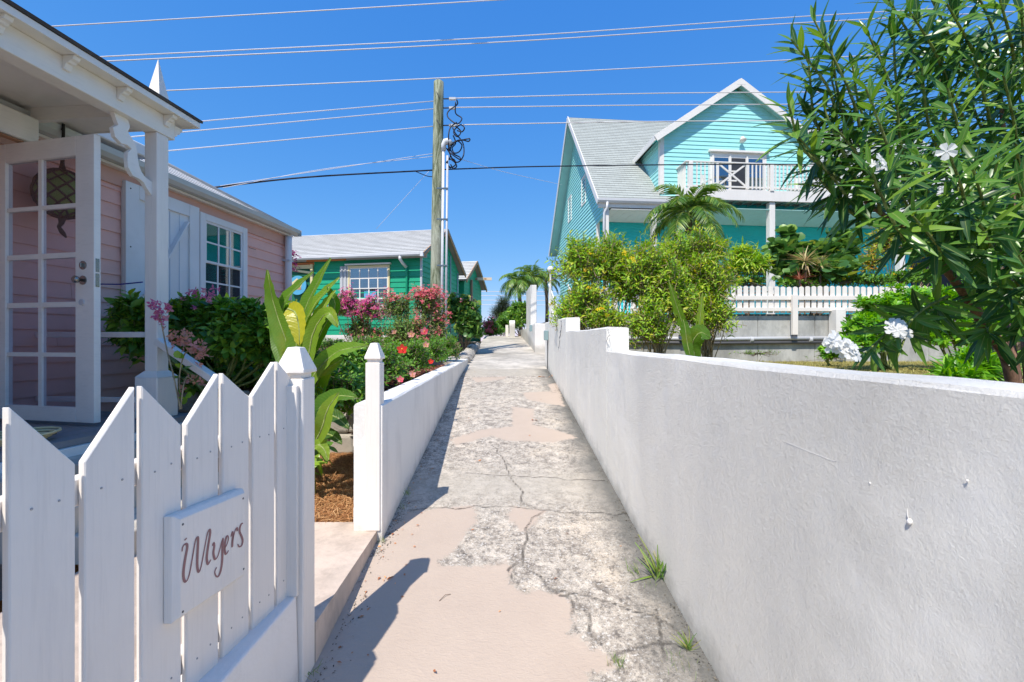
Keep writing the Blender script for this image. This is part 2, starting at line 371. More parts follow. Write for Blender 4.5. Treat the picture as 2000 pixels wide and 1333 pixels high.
L_NAU = leafmat('naupaka leaf', [(0, (.05, .15, .012)), (.5, (.12, .30, .018)), (1, (.24, .42, .03))], .4, .35)
L_DRAC = leafmat('dracaena blade', [(0, (.20, .13, .07)), (.5, (.36, .28, .14)), (1, (.45, .42, .20))], .25, .45)
L_VINE = leafmat('autumn vine leaf', [(0, (.06, .14, .01)), (.5, (.22, .28, .02)), (.8, (.45, .34, .03)), (1, (.50, .20, .03))], .35, .5)
L_DARK = leafmat('dark tree leaf', [(0, (.012, .04, .012)), (.6, (.03, .075, .02)), (1, (.07, .12, .03))], .2, .45)
L_CAS = leafmat('grey green needle', [(0, (.06, .10, .05)), (1, (.14, .18, .10))], .2, .6)
L_GRASS = leafmat('dry grass blade', [(0, (.16, .17, .04)), (.5, (.30, .27, .08)), (1, (.42, .36, .14))], .3, .6)
L_WEED = leafmat('green weed blade', [(0, (.05, .12, .02)), (.6, (.12, .20, .03)), (1, (.34, .26, .10))], .3, .5)
F_MAG = leafmat('magenta bract', [(0, (.55, .04, .20)), (.45, (.76, .13, .36)), (.8, (.84, .30, .45)), (1, (.72, .14, .18))], .4, .6, spec=.2)
F_COR = leafmat('coral bract', [(0, (.62, .08, .12)), (.6, (.80, .22, .25)), (1, (.84, .38, .36))], .4, .6, spec=.2)
F_PNK = leafmat('pink bract', [(0, (.60, .14, .28)), (.6, (.75, .26, .40)), (1, (.78, .40, .40))], .45, .6, spec=.2)
F_PEA = leafmat('faded peach bract', [(0, (.62, .28, .20)), (.6, (.75, .42, .28)), (1, (.78, .40, .40))], .45, .6, spec=.2)
F_YEL = leafmat('yellow petal', [(0, (.80, .50, .01)), (1, (.85, .65, .03))], .35, .5, spec=.2)
F_RED = leafmat('red petal', [(0, (.65, .02, .02)), (1, (.75, .10, .06))], .35, .5, spec=.2)
F_WHT = leafmat('white petal', [(0, (.80, .80, .78)), (1, (.84, .84, .84))], .35, .5, spec=.2)
F_BUR = leafmat('purple bract', [(0, (.28, .01, .12)), (1, (.40, .03, .20))], .35, .5, spec=.2)
BANANA = m_banana(); BANANAY = m_banana('yellowing banana leaf', ((0, (.50, .48, .03)), (1, (.62, .55, .05)))); BANANAD = m_banana('dark banana leaf', ((0, (.05, .13, .02)), (1, (.09, .20, .03))))
LITTER = leafmat('fallen dead leaf', [(0, (.20, .07, .03)), (.6, (.42, .18, .07)), (1, (.55, .30, .14))], .1, .7)
GLASSD = glass_mat('door glass', (.86, .82, .86), .955)
GLASSW = glass_mat('window glass', (.42, .50, .55), .72)
GREENGL = paint('green glass', (.16, .30, .07), .15, .1)
ROPE = paint('dark net rope', (.03, .028, .025), .9, .1)
# ------------------------------------------------------------------ the ground, the lane, the sky line
g = MB(); g.add([(-900, -300, -.6), (900, -300, -.6), (900, 1500, -.6), (-900, 1500, -.6)], [(0, 1, 2, 3)])
tag(g.build('ground', SOIL, origin=(0, 0, -.6)), kind='structure')
def gpt(x, y):     # a lane pixel as a point of the sloping lane
    Y = F * H / (y - 561); return (Y * (x - 1000) / F, Y)
PAINT = [
 [(560, 1420), (560, 1333), (650, 1215), (745, 1066), (800, 1000), (925, 988), (933, 1020), (905, 1046), (888, 1078), (856, 1098), (872, 1106), (940, 1108), (990, 1098), (1005, 1114), (992, 1130), (1010, 1152), (1060, 1156), (1092, 1160), (1115, 1176), (1122, 1210), (1112, 1236), (1150, 1262), (1195, 1288), (1202, 1304), (1150, 1320), (1175, 1420)],
 [(1003, 990), (1064, 999), (1050, 1020), (1026, 1043), (1008, 1030), (988, 1008)],
 [(1000, 795), (1043, 800), (1042, 830), (1108, 848), (1127, 856), (1080, 865), (988, 862), (960, 852), (890, 871), (884, 858), (940, 840), (1000, 834)],
 [(1020, 768), (1094, 764), (1102, 795), (1085, 792), (1030, 782)], [(1070, 752), (1090, 748), (1092, 766), (1078, 768)],
 [(920, 738), (990, 736), (985, 742), (930, 748)]]
CRACKS = [[(985, 900), (1000, 938), (1022, 962), (1026, 988)], [(1062, 1000), (1040, 1012), (1028, 1042), (1020, 1106), (1058, 1128), (1072, 1152), (1120, 1160), (1200, 1180), (1270, 1202), (1335, 1245)],
 [(1072, 1150), (1110, 1166), (1118, 1200)], [(1190, 1300), (1230, 1270), (1290, 1255), (1340, 1262)], [(800, 999), (860, 993), (1000, 990), (1120, 1002), (1240, 1006)], [(880, 742), (960, 738), (1080, 742)],
 [(1280, 1190), (1290, 1240), (1300, 1290)], [(960, 870), (985, 900)], [(1000, 1130), (992, 1112), (1010, 1100)], [(910, 925), (1180, 940)], [(1130, 1180), (1150, 1200), (1150, 1240), (1180, 1262)]]
def seg_dist(px, py, a, b):
    ax, ay = a; bx, by = b; dx, dy = bx - ax, by - ay; L = dx * dx + dy * dy + 1e-12
    t = np.clip(((px - ax) * dx + (py - ay) * dy) / L, 0, 1)
    return np.hypot(px - ax - t * dx, py - ay - t * dy)
def grid_mesh(name, mt, xs, ys, zf, left, right):
    nx, ny = len(xs), len(ys)
    U, Yg = np.meshgrid(xs, ys); X = left(Yg) + U * (right(Yg) - left(Yg))
    Z = np.vectorize(zf)(Yg[:, 0])[:, None] + 0 * X
    return X, Yg, Z
def quad_grid(name, X, Y, Z, mt, attrs=None, kind=None, label=None):
    ny, nx = X.shape; co = np.stack([X, Y, Z], -1).reshape(-1, 3)
    idx = np.arange(nx * ny).reshape(ny, nx)
    q = np.stack([idx[:-1, :-1], idx[:-1, 1:], idx[1:, 1:], idx[1:, :-1]], -1).reshape(-1, 4)
    me = fast_mesh(name, co, q, attrs); me.materials.append(mt)
    me.polygons.foreach_set('use_smooth', [True] * len(me.polygons))
    return me
def fast_mesh(name, co, q, attrs=None, loops=4):
    me = bpy.data.meshes.new(name); me.vertices.add(len(co)); me.vertices.foreach_set('co', np.asarray(co, np.float32).ravel())
    me.loops.add(len(q) * loops); me.polygons.add(len(q))
    me.polygons.foreach_set('loop_start', np.arange(len(q)) * loops)
    me.loops.foreach_set('vertex_index', np.asarray(q, np.int32).ravel())
    for k, v in (attrs or {}).items():
        a = me.attributes.new(k, 'FLOAT', 'POINT'); a.data.foreach_set('value', np.asarray(v, np.float32).ravel())
    me.update(calc_edges=True); return me
rng = np.random.default_rng(7)
ys = np.arange(-.6, 8.3, .018); xs = np.linspace(0, 1, 100)
U, Yg = np.meshgrid(xs, ys); XLg = xl(Yg) - .06; XRg = xr(Yg) + .06; X = XLg + U * (XRg - XLg)
Z = np.vectorize(lane_z)(ys)[:, None] + 0 * X
px, py = X.ravel(), Yg.ravel(); pd = np.full(px.shape, 9.0); inside = np.zeros(px.shape, bool)
for poly in PAINT:
    g_ = [gpt(*p) for p in poly]; ins = np.zeros(px.shape, bool)
    for a, b in zip(g_, g_[1:] + g_[:1]):
        pd = np.minimum(pd, seg_dist(px, py, a, b))
        c = ((a[1] > py) != (b[1] > py)) & (px < (b[0] - a[0]) * (py - a[1]) / (b[1] - a[1] + 1e-12) + a[0]); ins ^= c
    inside |= ins
pd = np.where(inside, pd, -pd); cd_ = np.full(px.shape, 9.0)
for cr in CRACKS:
    g_ = [gpt(*p) for p in cr]
    # roughen the crack line
    fine = [g_[0]]
    for a, b in zip(g_, g_[1:]):
        n = max(2, int(math.hypot(b[0] - a[0], b[1] - a[1]) / .06))
        for k in range(1, n + 1): fine.append((a[0] + (b[0] - a[0]) * k / n + rng.normal(0, .012) * (k < n), a[1] + (b[1] - a[1]) * k / n + rng.normal(0, .012) * (k < n)))
    for a, b in zip(fine, fine[1:]): cd_ = np.minimum(cd_, seg_dist(px, py, a, b))
clean = np.clip((np.exp(-((py - 3.35) / .33) ** 2) * .8) + .35 * np.exp(-((py - 6.2) / .3) ** 2) + .9 * (py > 7.5), 0, 1)
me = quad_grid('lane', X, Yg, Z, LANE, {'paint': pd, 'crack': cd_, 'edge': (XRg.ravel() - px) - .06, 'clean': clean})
tag(link('lane', me), kind='structure')
g = MB(); yy = [8.27] + [8.3 + .7 * k for k in range(50)]
vs = []; fs = []
for i, Y in enumerate(yy): vs += [(xl(min(Y, 20)) - .05, Y, lane_z(Y)), (xr(min(Y, 20)) + .06 + (.5 if 8.9 < Y < 11.2 else 0), Y, lane_z(Y))]
for i in range(len(yy) - 1): fs.append((2 * i, 2 * i + 1, 2 * i + 3, 2 * i + 2))
g.add(vs, fs); tag(g.build('upper_lane', WALK), kind='structure')
# garden ground on the left: lower bed, middle terrace, walkway; on the right: lawn, upper terrace
def slab(name, poly, z0, z1, mt, kind='structure', **kw):
    g = MB(); g.prism([(x, y, z0) for x, y in poly], (0, 0, z1 - z0)); o = g.build(name, mt); return tag(o, kind=kind, **kw)
slab('entry_slab', [(-2.15, .2), (-1.12, .2), (-1.12, 1.70), (-.905, 1.70), (-.905, 1.769), (-.797, 1.769), (-.815, 2.745), (-2.15, 2.745)], -.3, .388, SLABP)
slab('straw_bed', [(-4.3, 2.75), (-.84, 2.75), (-.87, 4.5), (-4.3, 4.5)], -.3, .375, STRAW)
slab('bark_bed', [(-7, 4.5), (-1.02, 4.5), (-1.1, 9.0), (-7, 9.0)], -.3, 1.02, BARKM)
slab('garden_walk', [(-9, 9.0), (-1.1, 9.0), (-1.05, 12.2), (-9, 12.2)], -.3, 1.10, WALK)
slab('upper_garden', [(-14, 12.2), (-1.05, 12.2), (-1.2, 40), (-14, 40)], -.3, 1.50, SOIL)
slab('lawn', [(.95, -1), (14, -1), (14, 9.3), (.85, 9.3)], -.3, 1.09, DRYGRASS)
slab('side_ground', [(.80, 9.1), (14, 9.1), (14, 9.9), (.80, 9.9)], -.3, 1.08, SOIL)
slab('upper_terrace', [(1.6, 9.55), (22, 9.55), (22, 45), (.75, 45), (.75, 16)], -.3, 2.12, SOIL)
# straw needles lying on the lower bed and chips on the bark bed
def scatter(name, mt, n, area, z, L, Wd, seed, kind='stuff', label=None, cat=None, tilt=.25):
    r = np.random.default_rng(seed); x = r.uniform(area[0], area[1], n); y = r.uniform(area[2], area[3], n); zz = z + r.uniform(.002, .02, n)
    a = r.uniform(0, 2 * np.pi, n); l = r.uniform(.6, 1.2, n) * L; t = r.normal(0, tilt, n)
    d = np.stack([np.cos(a) * np.cos(t), np.sin(a) * np.cos(t), np.sin(t)], -1); s = np.stack([-np.sin(a), np.cos(a), r.normal(0, .3, n)], -1) * Wd / 2
    c = np.stack([x, y, zz], -1); p = np.stack([c - d * l[:, None] / 2 - s, c - d * l[:, None] / 2 + s, c + d * l[:, None] / 2 + s * .5, c + d * l[:, None] / 2 - s * .5], 1).reshape(-1, 3)
    o0 = np.array([(area[0] + area[1]) / 2, (area[2] + area[3]) / 2, z]); me = fast_mesh(name, p - o0, np.arange(4 * n).reshape(n, 4), {'lv': np.repeat(r.random(n), 4)}); me.materials.append(mt)
    return tag(link(name, me, None, Matrix.Translation(o0)), label, cat, None, kind)
STRAWL = leafmat('straw needle', [(0, (.26, .10, .035)), (.5, (.55, .27, .10)), (1, (.72, .46, .22))], .1, .7)
CHIPL = leafmat('bark chip', [(0, (.10, .03, .02)), (.5, (.30, .11, .07)), (1, (.50, .28, .19))], .02, .8)
scatter('pine_straw', STRAWL, 14000, (-2.2, -.9, 2.76, 4.48), .375, .10, .004, 1, label='orange pine straw mulch on the bed beside the entry slab', cat='mulch')
scatter('bark_chips', CHIPL, 7000, (-3.6, -1.1, 4.55, 9), 1.02, .05, .022, 2, label='reddish bark chip mulch beyond the stone edging', cat='mulch')
scatter('lawn_grass', L_GRASS, 26000, (1.0, 9, 1.0, 9.2), 1.09, .07, .006, 3, label='short dry grass of the right hand garden', cat='grass', tilt=.8)
# ------------------------------------------------------------------ walls along the lane
def wall_run(mb, pts, thick, side=1, zb=-.3, jit=.004, step=.25, seed=1):
    """pts: list of (Y, ztop); a masonry run whose lane face follows xr / xl; slightly uneven top"""
    r = random.Random(seed); edge = xr if side > 0 else xl
    Y0, Y1 = pts[0][0], pts[-1][0]; n = max(2, int((Y1 - Y0) / step)); vs = []; fs = []
    def zt(Y):
        for (a, za), (b, zb_) in zip(pts, pts[1:]):
            if Y <= b: return za + (zb_ - za) * (Y - a) / (b - a)
        return pts[-1][1]
    for i in range(n + 1):
        Y = Y0 + (Y1 - Y0) * i / n; x = edge(Y); z = zt(Y); j = lambda: r.uniform(-jit, jit)
        c = .012 * 1
        vs += [(x + j() * .5, Y, zb), (x + j(), Y, z - c + j()), (x + side * c + j(), Y, z + j()), (x + side * (thick - c) + j(), Y, z + j()), (x + side * thick, Y, z - c), (x + side * thick, Y, zb)]
    for i in range(n):
        for k in range(5): fs.append((i * 6 + k, i * 6 + k + 1, i * 6 + k + 7, i * 6 + k + 6))
    fs += [(0, 1, 2, 3, 4, 5)[::-1], tuple(n * 6 + k for k in range(6))]
    mb.add(vs, fs); return mb
rw = thing('garden_wall', 'long rough stuccoed white wall stepping up along the right side of the lane', 'wall', (xr(3), 3, 0))
wall_run(MB(), [(-.8, 1.44), (3.53, 1.455)], .19, seed=2).build('low_section', STUCCO, rw)
wall_run(MB(), [(3.533, 1.645), (4.6, 1.645), (5.797, 1.67)], .182, seed=3).build('middle_section', STUCCO, rw)
wall_run(MB(), [(5.80, 1.845), (8.72, 1.90)], .185, seed=4).build('high_section', STUCCO, rw)
# paint drips and nibs on the near wall
r_ = random.Random(5)
for (x, y, s) in [(1778, 1020, .005), (1890, 940, .002), (1700, 945, .002)]:
    u = (x - 1000) / F; Y = .837 / (u + .02); X = xr(Y); z = H - (y - 667) / F * Y
    g = MB(); g.ball((X - s * .3, Y, z), s, 8, 6, s * 1.3); g.tube([(X - .001, Y, z), (X - .002, Y + s, z + s * 2.5), (X - .0005, Y + s * 1.2, z + s * 5)], [s * .35, s * .15, s * .05], 5)
    g.build('paint_nib', SMOOTHB, rw, smooth=True)
for (x0, y0, x1, y1) in [(1530, 862, 1640, 905)]:
    pts = []
    for k in range(7):
        x = x0 + (x1 - x0) * k / 6; y = y0 + (y1 - y0) * k / 6 + r_.uniform(-2, 2); Y = .837 / ((x - 1000) / F + .02); pts.append((xr(Y) - .0005, Y, H - (y - 667) / F * Y))
    MB().tube(pts, [.0003] + [.0006] * 5 + [.0003], 4).build('trowel_ridge', SMOOTHB, rw)
for (pts_, wdt) in (([(1187, 642), (1190, 655), (1184, 668), (1188, 684)], .0022), ([(1097, 628), (1096, 645), (1093, 662), (1090, 690)], .006), ([(1260, 712), (1300, 735), (1340, 752)], .0008)):
    q = []
    for (x0, y0), (x1, y1) in zip(pts_, pts_[1:]):
        for k in range(6):
            x = x0 + (x1 - x0) * k / 6 + r_.uniform(-1, 1); y = y0 + (y1 - y0) * k / 6 + r_.uniform(-1, 1); Y = .837 / ((x - 1000) / F + .02); q.append((xr(Y) + .0002, Y, H - (y - 667) / F * Y))
    MB().tube(q, wdt, 4).build('hairline_crack', paint('wall crack grey', (.30, .30, .31), .9, .2), rw)
fw = thing('far_garden_wall', 'smooth white wall beyond the garden opening with a tall screen on top', 'wall', (.62, 12, 0))
xw = lambda Y: .60 - .012 * (Y - 11.4)
g = MB(); g.hexa([(xw(11.4), 11.4, .5), (.92, 11.4, .5), (.92, 13, .5), (xw(13), 13, .5), (xw(11.4), 11.4, 1.99), (.92, 11.4, 1.99), (.92, 13, 1.99), (xw(13), 13, 1.99)]); g.build('gate_pier', SMOOTHB, fw, bevel=.01)
g = MB(); g.hexa([(xw(13), 13.003, .5), (.78, 13.003, .5), (.70, 20, .5), (.33, 20, .5), (xw(13), 13.003, 1.96), (.78, 13.003, 1.96), (.70, 20, 2.02), (.33, 20, 2.02)]); g.build('low_run', SMOOTH, fw, bevel=.01)
g = MB(); g.hexa([(.575, 13.5, 1.965), (.765, 13.5, 1.965), (.71, 15.3, 1.965), (.50, 15.3, 1.965), (.575, 13.5, 3.27), (.765, 13.5, 3.27), (.71, 15.3, 3.27), (.50, 15.3, 3.27)]); g.build('tall_screen', SMOOTH, fw, bevel=.01)
for (x, y, Y, nm) in ((1076, 656, 8.1, 'blue grey utility box on the end of the stepped right wall'), (1040, 642, 12.6, 'small green grey utility box on the far white wall')):
    p = P(x, y, Y); X = xr(Y) if Y < 9 else xw(Y) - .0
    t = thing('utility_box', nm, 'utility box', (X - .04, Y, p.z - .09), group='utility boxes on the lane walls')
    MB().box(X - .075, X - .001, Y - .06, Y + .06, p.z - .09, p.z + .09).build('box', paint('grey blue box', (.25, .36, .38), .4, .1), t, bevel=.006)
    MB().box(X - .082, X - .0755, Y - .05, Y + .05, p.z - .075, p.z + .075).build('cover', paint('light box lid', (.42, .52, .54), .4, .1), t, bevel=.003)
    if Y < 9: MB().tube([(X - .012, Y, p.z - .09), (X - .012, Y + .02, p.z - .35), (X - .012, Y + .05, lane_z(Y) + .02)], .009, 6).build('conduit', DGREY, t)
# left planter wall
lw = thing('planter_wall', 'low smooth white planter wall with a flat top on the left of the lane', 'wall', (xl(3), 3, 0))
wall_run(MB(), [(2.62, 1.150), (8.95, 1.165)], .17, side=-1, seed=8, jit=.002).build('wall_body', SMOOTH, lw)
r_ = random.Random(3)
z = .39; k = 0
while z < 1.13:     # rough block end of the wall behind the post
    h = r_.uniform(.10, .17); z1 = min(z + h, 1.146); x0 = -.985 + r_.uniform(-.02, .012)
    g = MB(); g.box(x0, -.872, 2.70 + r_.uniform(-.006, .006), 2.95, z, z1 - .004)
    g.build('rough_block', SMOOTHB, lw, bevel=.012, seg=2); z = z1
ft = thing('kerb_stones', 'line of pale rough kerb stones under the sea grape bush', 'kerb', (-1.15, 11, 1.1)); r_ = random.Random(11)
Y = 9.1
for k in range(11):
    L = r_.uniform(.28, .45); zz = lane_z(Y + L / 2); x = xl(Y) - .02
    g = MB(); g.ball((x - .11, Y + L / 2, zz + .05), .17, 9, 6, .13)
    o = g.build('stone', STONE, ft, bevel=0); me = o.data
    for v in me.vertices:
        v.co.y = (v.co.y - (Y + L / 2 - 11)) * (L / .36) + (Y + L / 2 - 11)
        v.co += Vector((r_.uniform(-.015, .015), r_.uniform(-.02, .02), r_.uniform(-.015, .015)))
    Y += L
st = thing('stone_edging', 'low beige rubble edging between the straw bed and the bark bed', 'edging', (-2, 4.5, .37)); Y = 4.42
for row in range(3):
    x = -4.0 + row * .1
    while x < -1.15:
        L = r_.uniform(.2, .36); zz = .37 + row * .215
        g = MB(); g.box(x, x + L - .012, 4.40 + row * .03 + r_.uniform(-.02, .02), 4.66, zz, zz + .21)
        o = g.build('rubble_stone', STONE, st, bevel=.03, seg=2)
        for v in o.data.vertices: v.co += Vector((r_.uniform(-.02, .02), r_.uniform(-.02, .02), r_.uniform(-.015, .015)))
        x += L
# ------------------------------------------------------------------ near picket fence with the name sign
def fx(Y): return -.943 + .106 * (Y - .806)
NAIL = paint('painted over nail head', (.45, .42, .40), .5, .4)
fence = thing('picket_fence', 'near white board fence with paired pointed boards and a name sign', 'fence', (fx(1.2), 1.2, 0))
rise = lambda n: 1.405 + .0085 * max(n, 0)       # the peaks step up a little with the lane
def peak(n): return [1.407, 1.42, 1.432, 1.455][min(3, max(0, n // 2))] if n >= 0 else 1.40
def valley(n): return [1.268, 1.30, 1.345, 1.36][min(3, max(0, n // 2))] if n >= 0 else 1.26
TH = .016
for n in range(-4, 7):
    Y0 = .806 + .13 * n + .010; Y1 = Y0 + .112
    if n % 2 == 0: za, zb = peak(n), valley(n)      # falls away from the peak
    else: za, zb = valley(n), peak(n + 1)
    lo = .52
    def q(Y, z, o): return (fx(Y) - o, Y, z)
    e = .006
    g = MB(); g.hexa([q(Y0, lo, 0), q(Y1, lo, 0), q(Y1, lo, TH), q(Y0, lo, TH), q(Y0, za, 0), q(Y1, zb, 0), q(Y1, zb, TH), q(Y0, za, TH)])
    pk_ = g.build('picket', W_FENCE, fence, bevel=.0022)
    for zn in (.63, 1.20):
        for fy in (.3, .72):
            yn = Y0 + .112 * fy; g = MB(); g.ball((fx(yn) + .0002, yn, zn + .004 * math.sin(n * 7 + fy * 9)), .0028, 6, 4); g.build('nail_head', NAIL, pk_)
for z0, z1 in ((.60, .66), (1.17, 1.23)):
    g = MB(); a = lambda Y, z, o: (fx(Y) - TH - o, Y, z)
    g.hexa([a(.2, z0, .002), a(1.67, z0, .002), a(1.67, z0, .04), a(.2, z0, .04), a(.2, z1, .002), a(1.67, z1, .002), a(1.67, z1, .04), a(.2, z1, .04)]); g.build('rail', W_FENCE, fence, bevel=.003)
g = MB(); 
def b(Y, z, x): return (x, Y, z)
g.hexa([(-.835, .1, -.2), (-.802, 1.664, -.2), (-.94, 1.664, -.2), (-1.10, .1, -.2), (-.855, .1, .545), (-.822, 1.664, .56), (-.94, 1.664, .56), (-1.10, .1, .545)])
g.build('plinth', SMOOTHB, fence, bevel=.008, seg=2)
for n, (px_, py_) in enumerate([(560, 1205), (548, 1215), (535, 1245)]):
    pass
def gate_post(name, label, x0, x1, y0, y1, zb, zt, capz, parent=None):
    t = thing(name, label, 'post', ((x0 + x1) / 2, (y0 + y1) / 2, zb), group='white posts with pointed caps')
    MB().box(x0, x1, y0, y1, zb, zt).build('shaft', W_FENCE, t, bevel=.004)
    cx, cy = (x0 + x1) / 2, (y0 + y1) / 2; hw = (x1 - x0) / 2
    def ring(r, z): return [(cx - r, cy - r, z), (cx + r, cy - r, z), (cx + r, cy + r, z), (cx - r, cy + r, z)]
    g = MB(); hs_ = [(hw * .80, zt + .001), (hw * .80, zt + .018), (hw * 1.10, zt + .022), (hw * 1.10, zt + .034), (hw * .46, capz), ]
    vs = [];
    for r, z in hs_: vs += ring(r, z)
    fs = [(0, 3, 2, 1)] + [(i * 4 + k, i * 4 + (k + 1) % 4, (i + 1) * 4 + (k + 1) % 4, (i + 1) * 4 + k) for i in range(len(hs_) - 1) for k in range(4)]
    m = len(hs_) * 4 - 4; vs.append((cx, cy, capz + hw * .06)); fs += [(m + k, m + (k + 1) % 4, m + 4) for k in range(4)]
    g.add(vs, fs); g.build('cap', W_FENCE, t, bevel=.0015)
    return t
gp = gate_post('gate_post', 'white square post with pointed cap at the end of the board fence', -.902, -.80, 1.667, 1.767, -.1, 1.385, 1.505)
gate_post('gate_post', 'white square post with pointed cap at the end of the planter wall', -.880, -.792, 2.61, 2.696, .389, 1.40, 1.517)
# frame strip on the lane side of the fence end, where the boards meet the post
g = MB(); g.box(-.862, -.815, 1.648, 1.6655, .56, 1.36); g.build('end_strip', W_FENCE, fence, bevel=.002)
# the sign
def sx(Y, o=0): return fx(Y) + .034 + o
sign = thing('name_sign', 'white wooden plaque lettered Myers screwed to the board fence', 'sign', (sx(1.26), 1.26, .79))
def sp(u, v, o):   # u 0..1 along the sign, v 0..1 upwards, o proud of its face
    Y = 1.146 + u * .236; zb = .80 - .012 * u; zt = 1.063 - .012 * u; return (sx(Y, o), Y, zb + (zt - zb) * v)
g = MB(); n = 0
base = [(-.055, -.03), (1.03, -.03), (1.03, 1.035), (-.055, 1.035)]; mid = [(-.055, -.03), (1.03, -.03), (1.03, 1.035), (-.055, 1.035)]; top = [(0, .012), (1, .012), (1, .99), (0, .99)]
vs = [sp(u, v, -.033) for u, v in base] + [sp(u, v, -.012) for u, v in mid] + [sp(u, v, -.008) for u, v in [(-.03, -.01), (1.02, -.01), (1.02, 1.02), (-.03, 1.02)]] + [sp(u, v, 0) for u, v in top]
g.add(vs, [(0, 3, 2, 1)] + [(i * 4 + k, i * 4 + (k + 1) % 4, (i + 1) * 4 + (k + 1) % 4, (i + 1) * 4 + k) for i in range(3) for k in range(4)] + [(12, 13, 14, 15)])
g.build('plaque', W_FENCE, sign, bevel=.0015)
for u, v in ((.03, .93), (.965, .93), (.03, .05), (.975, .08)):
    c = Vector(sp(u, v, .0005)); g = MB(); g.tube([c - Vector((.002, 0, 0)), c + Vector((.0004, 0, 0))], .0032, 8); g.build('screw', DGREY, sign)
STROKES = {'M': [[(893, 572), (897, 548), (908, 536), (915, 550), (906, 610), (899, 672), (902, 712), (913, 716), (925, 680), (938, 600), (951, 522), (960, 508), (962, 530), (959, 600), (959, 655), (967, 676), (978, 640), (992, 560), (1005, 492), (1014, 473), (1018, 490), (1008, 555), (1002, 610), (1008, 640), (1022, 618)], [(907, 510), (909, 516)]],
 'y': [[(1028, 552), (1034, 538), (1038, 552), (1034, 588), (1042, 616), (1056, 600), (1068, 560), (1078, 522)], [(1082, 512), (1079, 560), (1078, 620), (1070, 672), (1057, 700), (1045, 696), (1041, 676), (1050, 655)]],
 'e': [[(1088, 566), (1100, 548), (1110, 520), (1108, 503), (1100, 508), (1092, 540), (1091, 575), (1098, 590), (1112, 572)]],
 'r': [[(1124, 506), (1131, 482), (1135, 500), (1132, 530), (1131, 556)], [(1133, 525), (1142, 490), (1150, 468), (1157, 462), (1160, 476)]],
 's': [[(1192, 436), (1183, 440), (1174, 458), (1173, 480), (1184, 500), (1190, 520), (1184, 542), (1170, 550), (1161, 538)]]}
for ch, strokes in STROKES.items():
    g = MB()
    for st_ in strokes:
        pts = []
        for x, y in st_:
            u = (x - 888) / 317; tp = 410 - 125 * u; bt = 895 - 215 * u; pts.append((u, 1 - (y - tp) / (bt - tp), 0))
        cv = smooth_curve(pts, 5); m = len(cv); L = []; Rr = []
        for i, p in enumerate(cv):
            d = cv[min(i + 1, m - 1)] - cv[max(i - 1, 0)]; dx, dy = d.x * .24, d.y * .255; l = math.hypot(dx, dy) + 1e-9
            wd = (.0022 + .0020 * max(0, (-dy / l))) * (.6 if i in (0, m - 1) else 1)
            ox, oy = -dy / l * wd, dx / l * wd
            L.append((p.x + ox / .24, p.y + oy / .255)); Rr.append((p.x - ox / .24, p.y - oy / .255))
        vs = [sp(a, b_, .0009) for a, b_ in L] + [sp(a, b_, .0009) for a, b_ in Rr]
        g.add(vs, [(i, i + 1, m + i + 1, m + i) for i in range(m - 1)])
    g.build('letter', SIGNINK, sign)
# ------------------------------------------------------------------ shared builders for the houses
LAP = {}
def board_row(fmap, a0, a1, b0, b1, z0, z1, mt, parent, name='siding_board', lap=.018):
    """one lapped board: from a0..a1 at its foot to b0..b1 at its head; fmap(a, z, h) -> local point"""
    hb, ht = LAP.get(parent, .018), .003; zt = z1 + lap
    g = MB(WM[parent]); g.hexa([fmap(a0, z0, hb), fmap(a1, z0, hb), fmap(a1, z0, -.01), fmap(a0, z0, -.01), fmap(b0, zt, ht), fmap(b1, zt, ht), fmap(b1, zt, -.01), fmap(b0, zt, -.01)])
    return g.build(name, mt, parent)
def siding(fmap, spans, z0, z1, ex, mt, parent, seams=0, seed=0):
    r = random.Random(seed); z = z0; i = 0
    while z < z1 - .01:
        zt = min(z + ex, z1); s0 = spans(z); s1 = spans(min(zt, z1 - .001))
        if s0 and s1 and s0[1] - s0[0] > .02:
            a0, a1 = s0; b0, b1 = s1; j = r.uniform(-.0025, .0025)
            fm = lambda a, zz, h, j=j: fmap(a, zz + j * (h > 0), h)
            if seams and a1 - a0 > 2.5:
                c = r.uniform(.35, .65); m0 = a0 + (a1 - a0) * c
                if b0 < m0 < b1:
                    board_row(fm, a0, m0 - .002, b0, m0 - .002, z, zt, mt, parent); board_row(fm, m0 + .002, a1, m0 + .002, b1, z, zt, mt, parent); z += ex; continue
            board_row(fm, a0, a1, b0, b1, z, zt, mt, parent)
        z += ex
def fbox(fmap, a0, a1, z0, z1, h0, h1, fr):
    g = MB(fr); g.hexa([fmap(a0, z0, h0), fmap(a1, z0, h0), fmap(a1, z0, h1), fmap(a0, z0, h1), fmap(a0, z1, h0), fmap(a1, z1, h0), fmap(a1, z1, h1), fmap(a0, z1, h1)]); return g
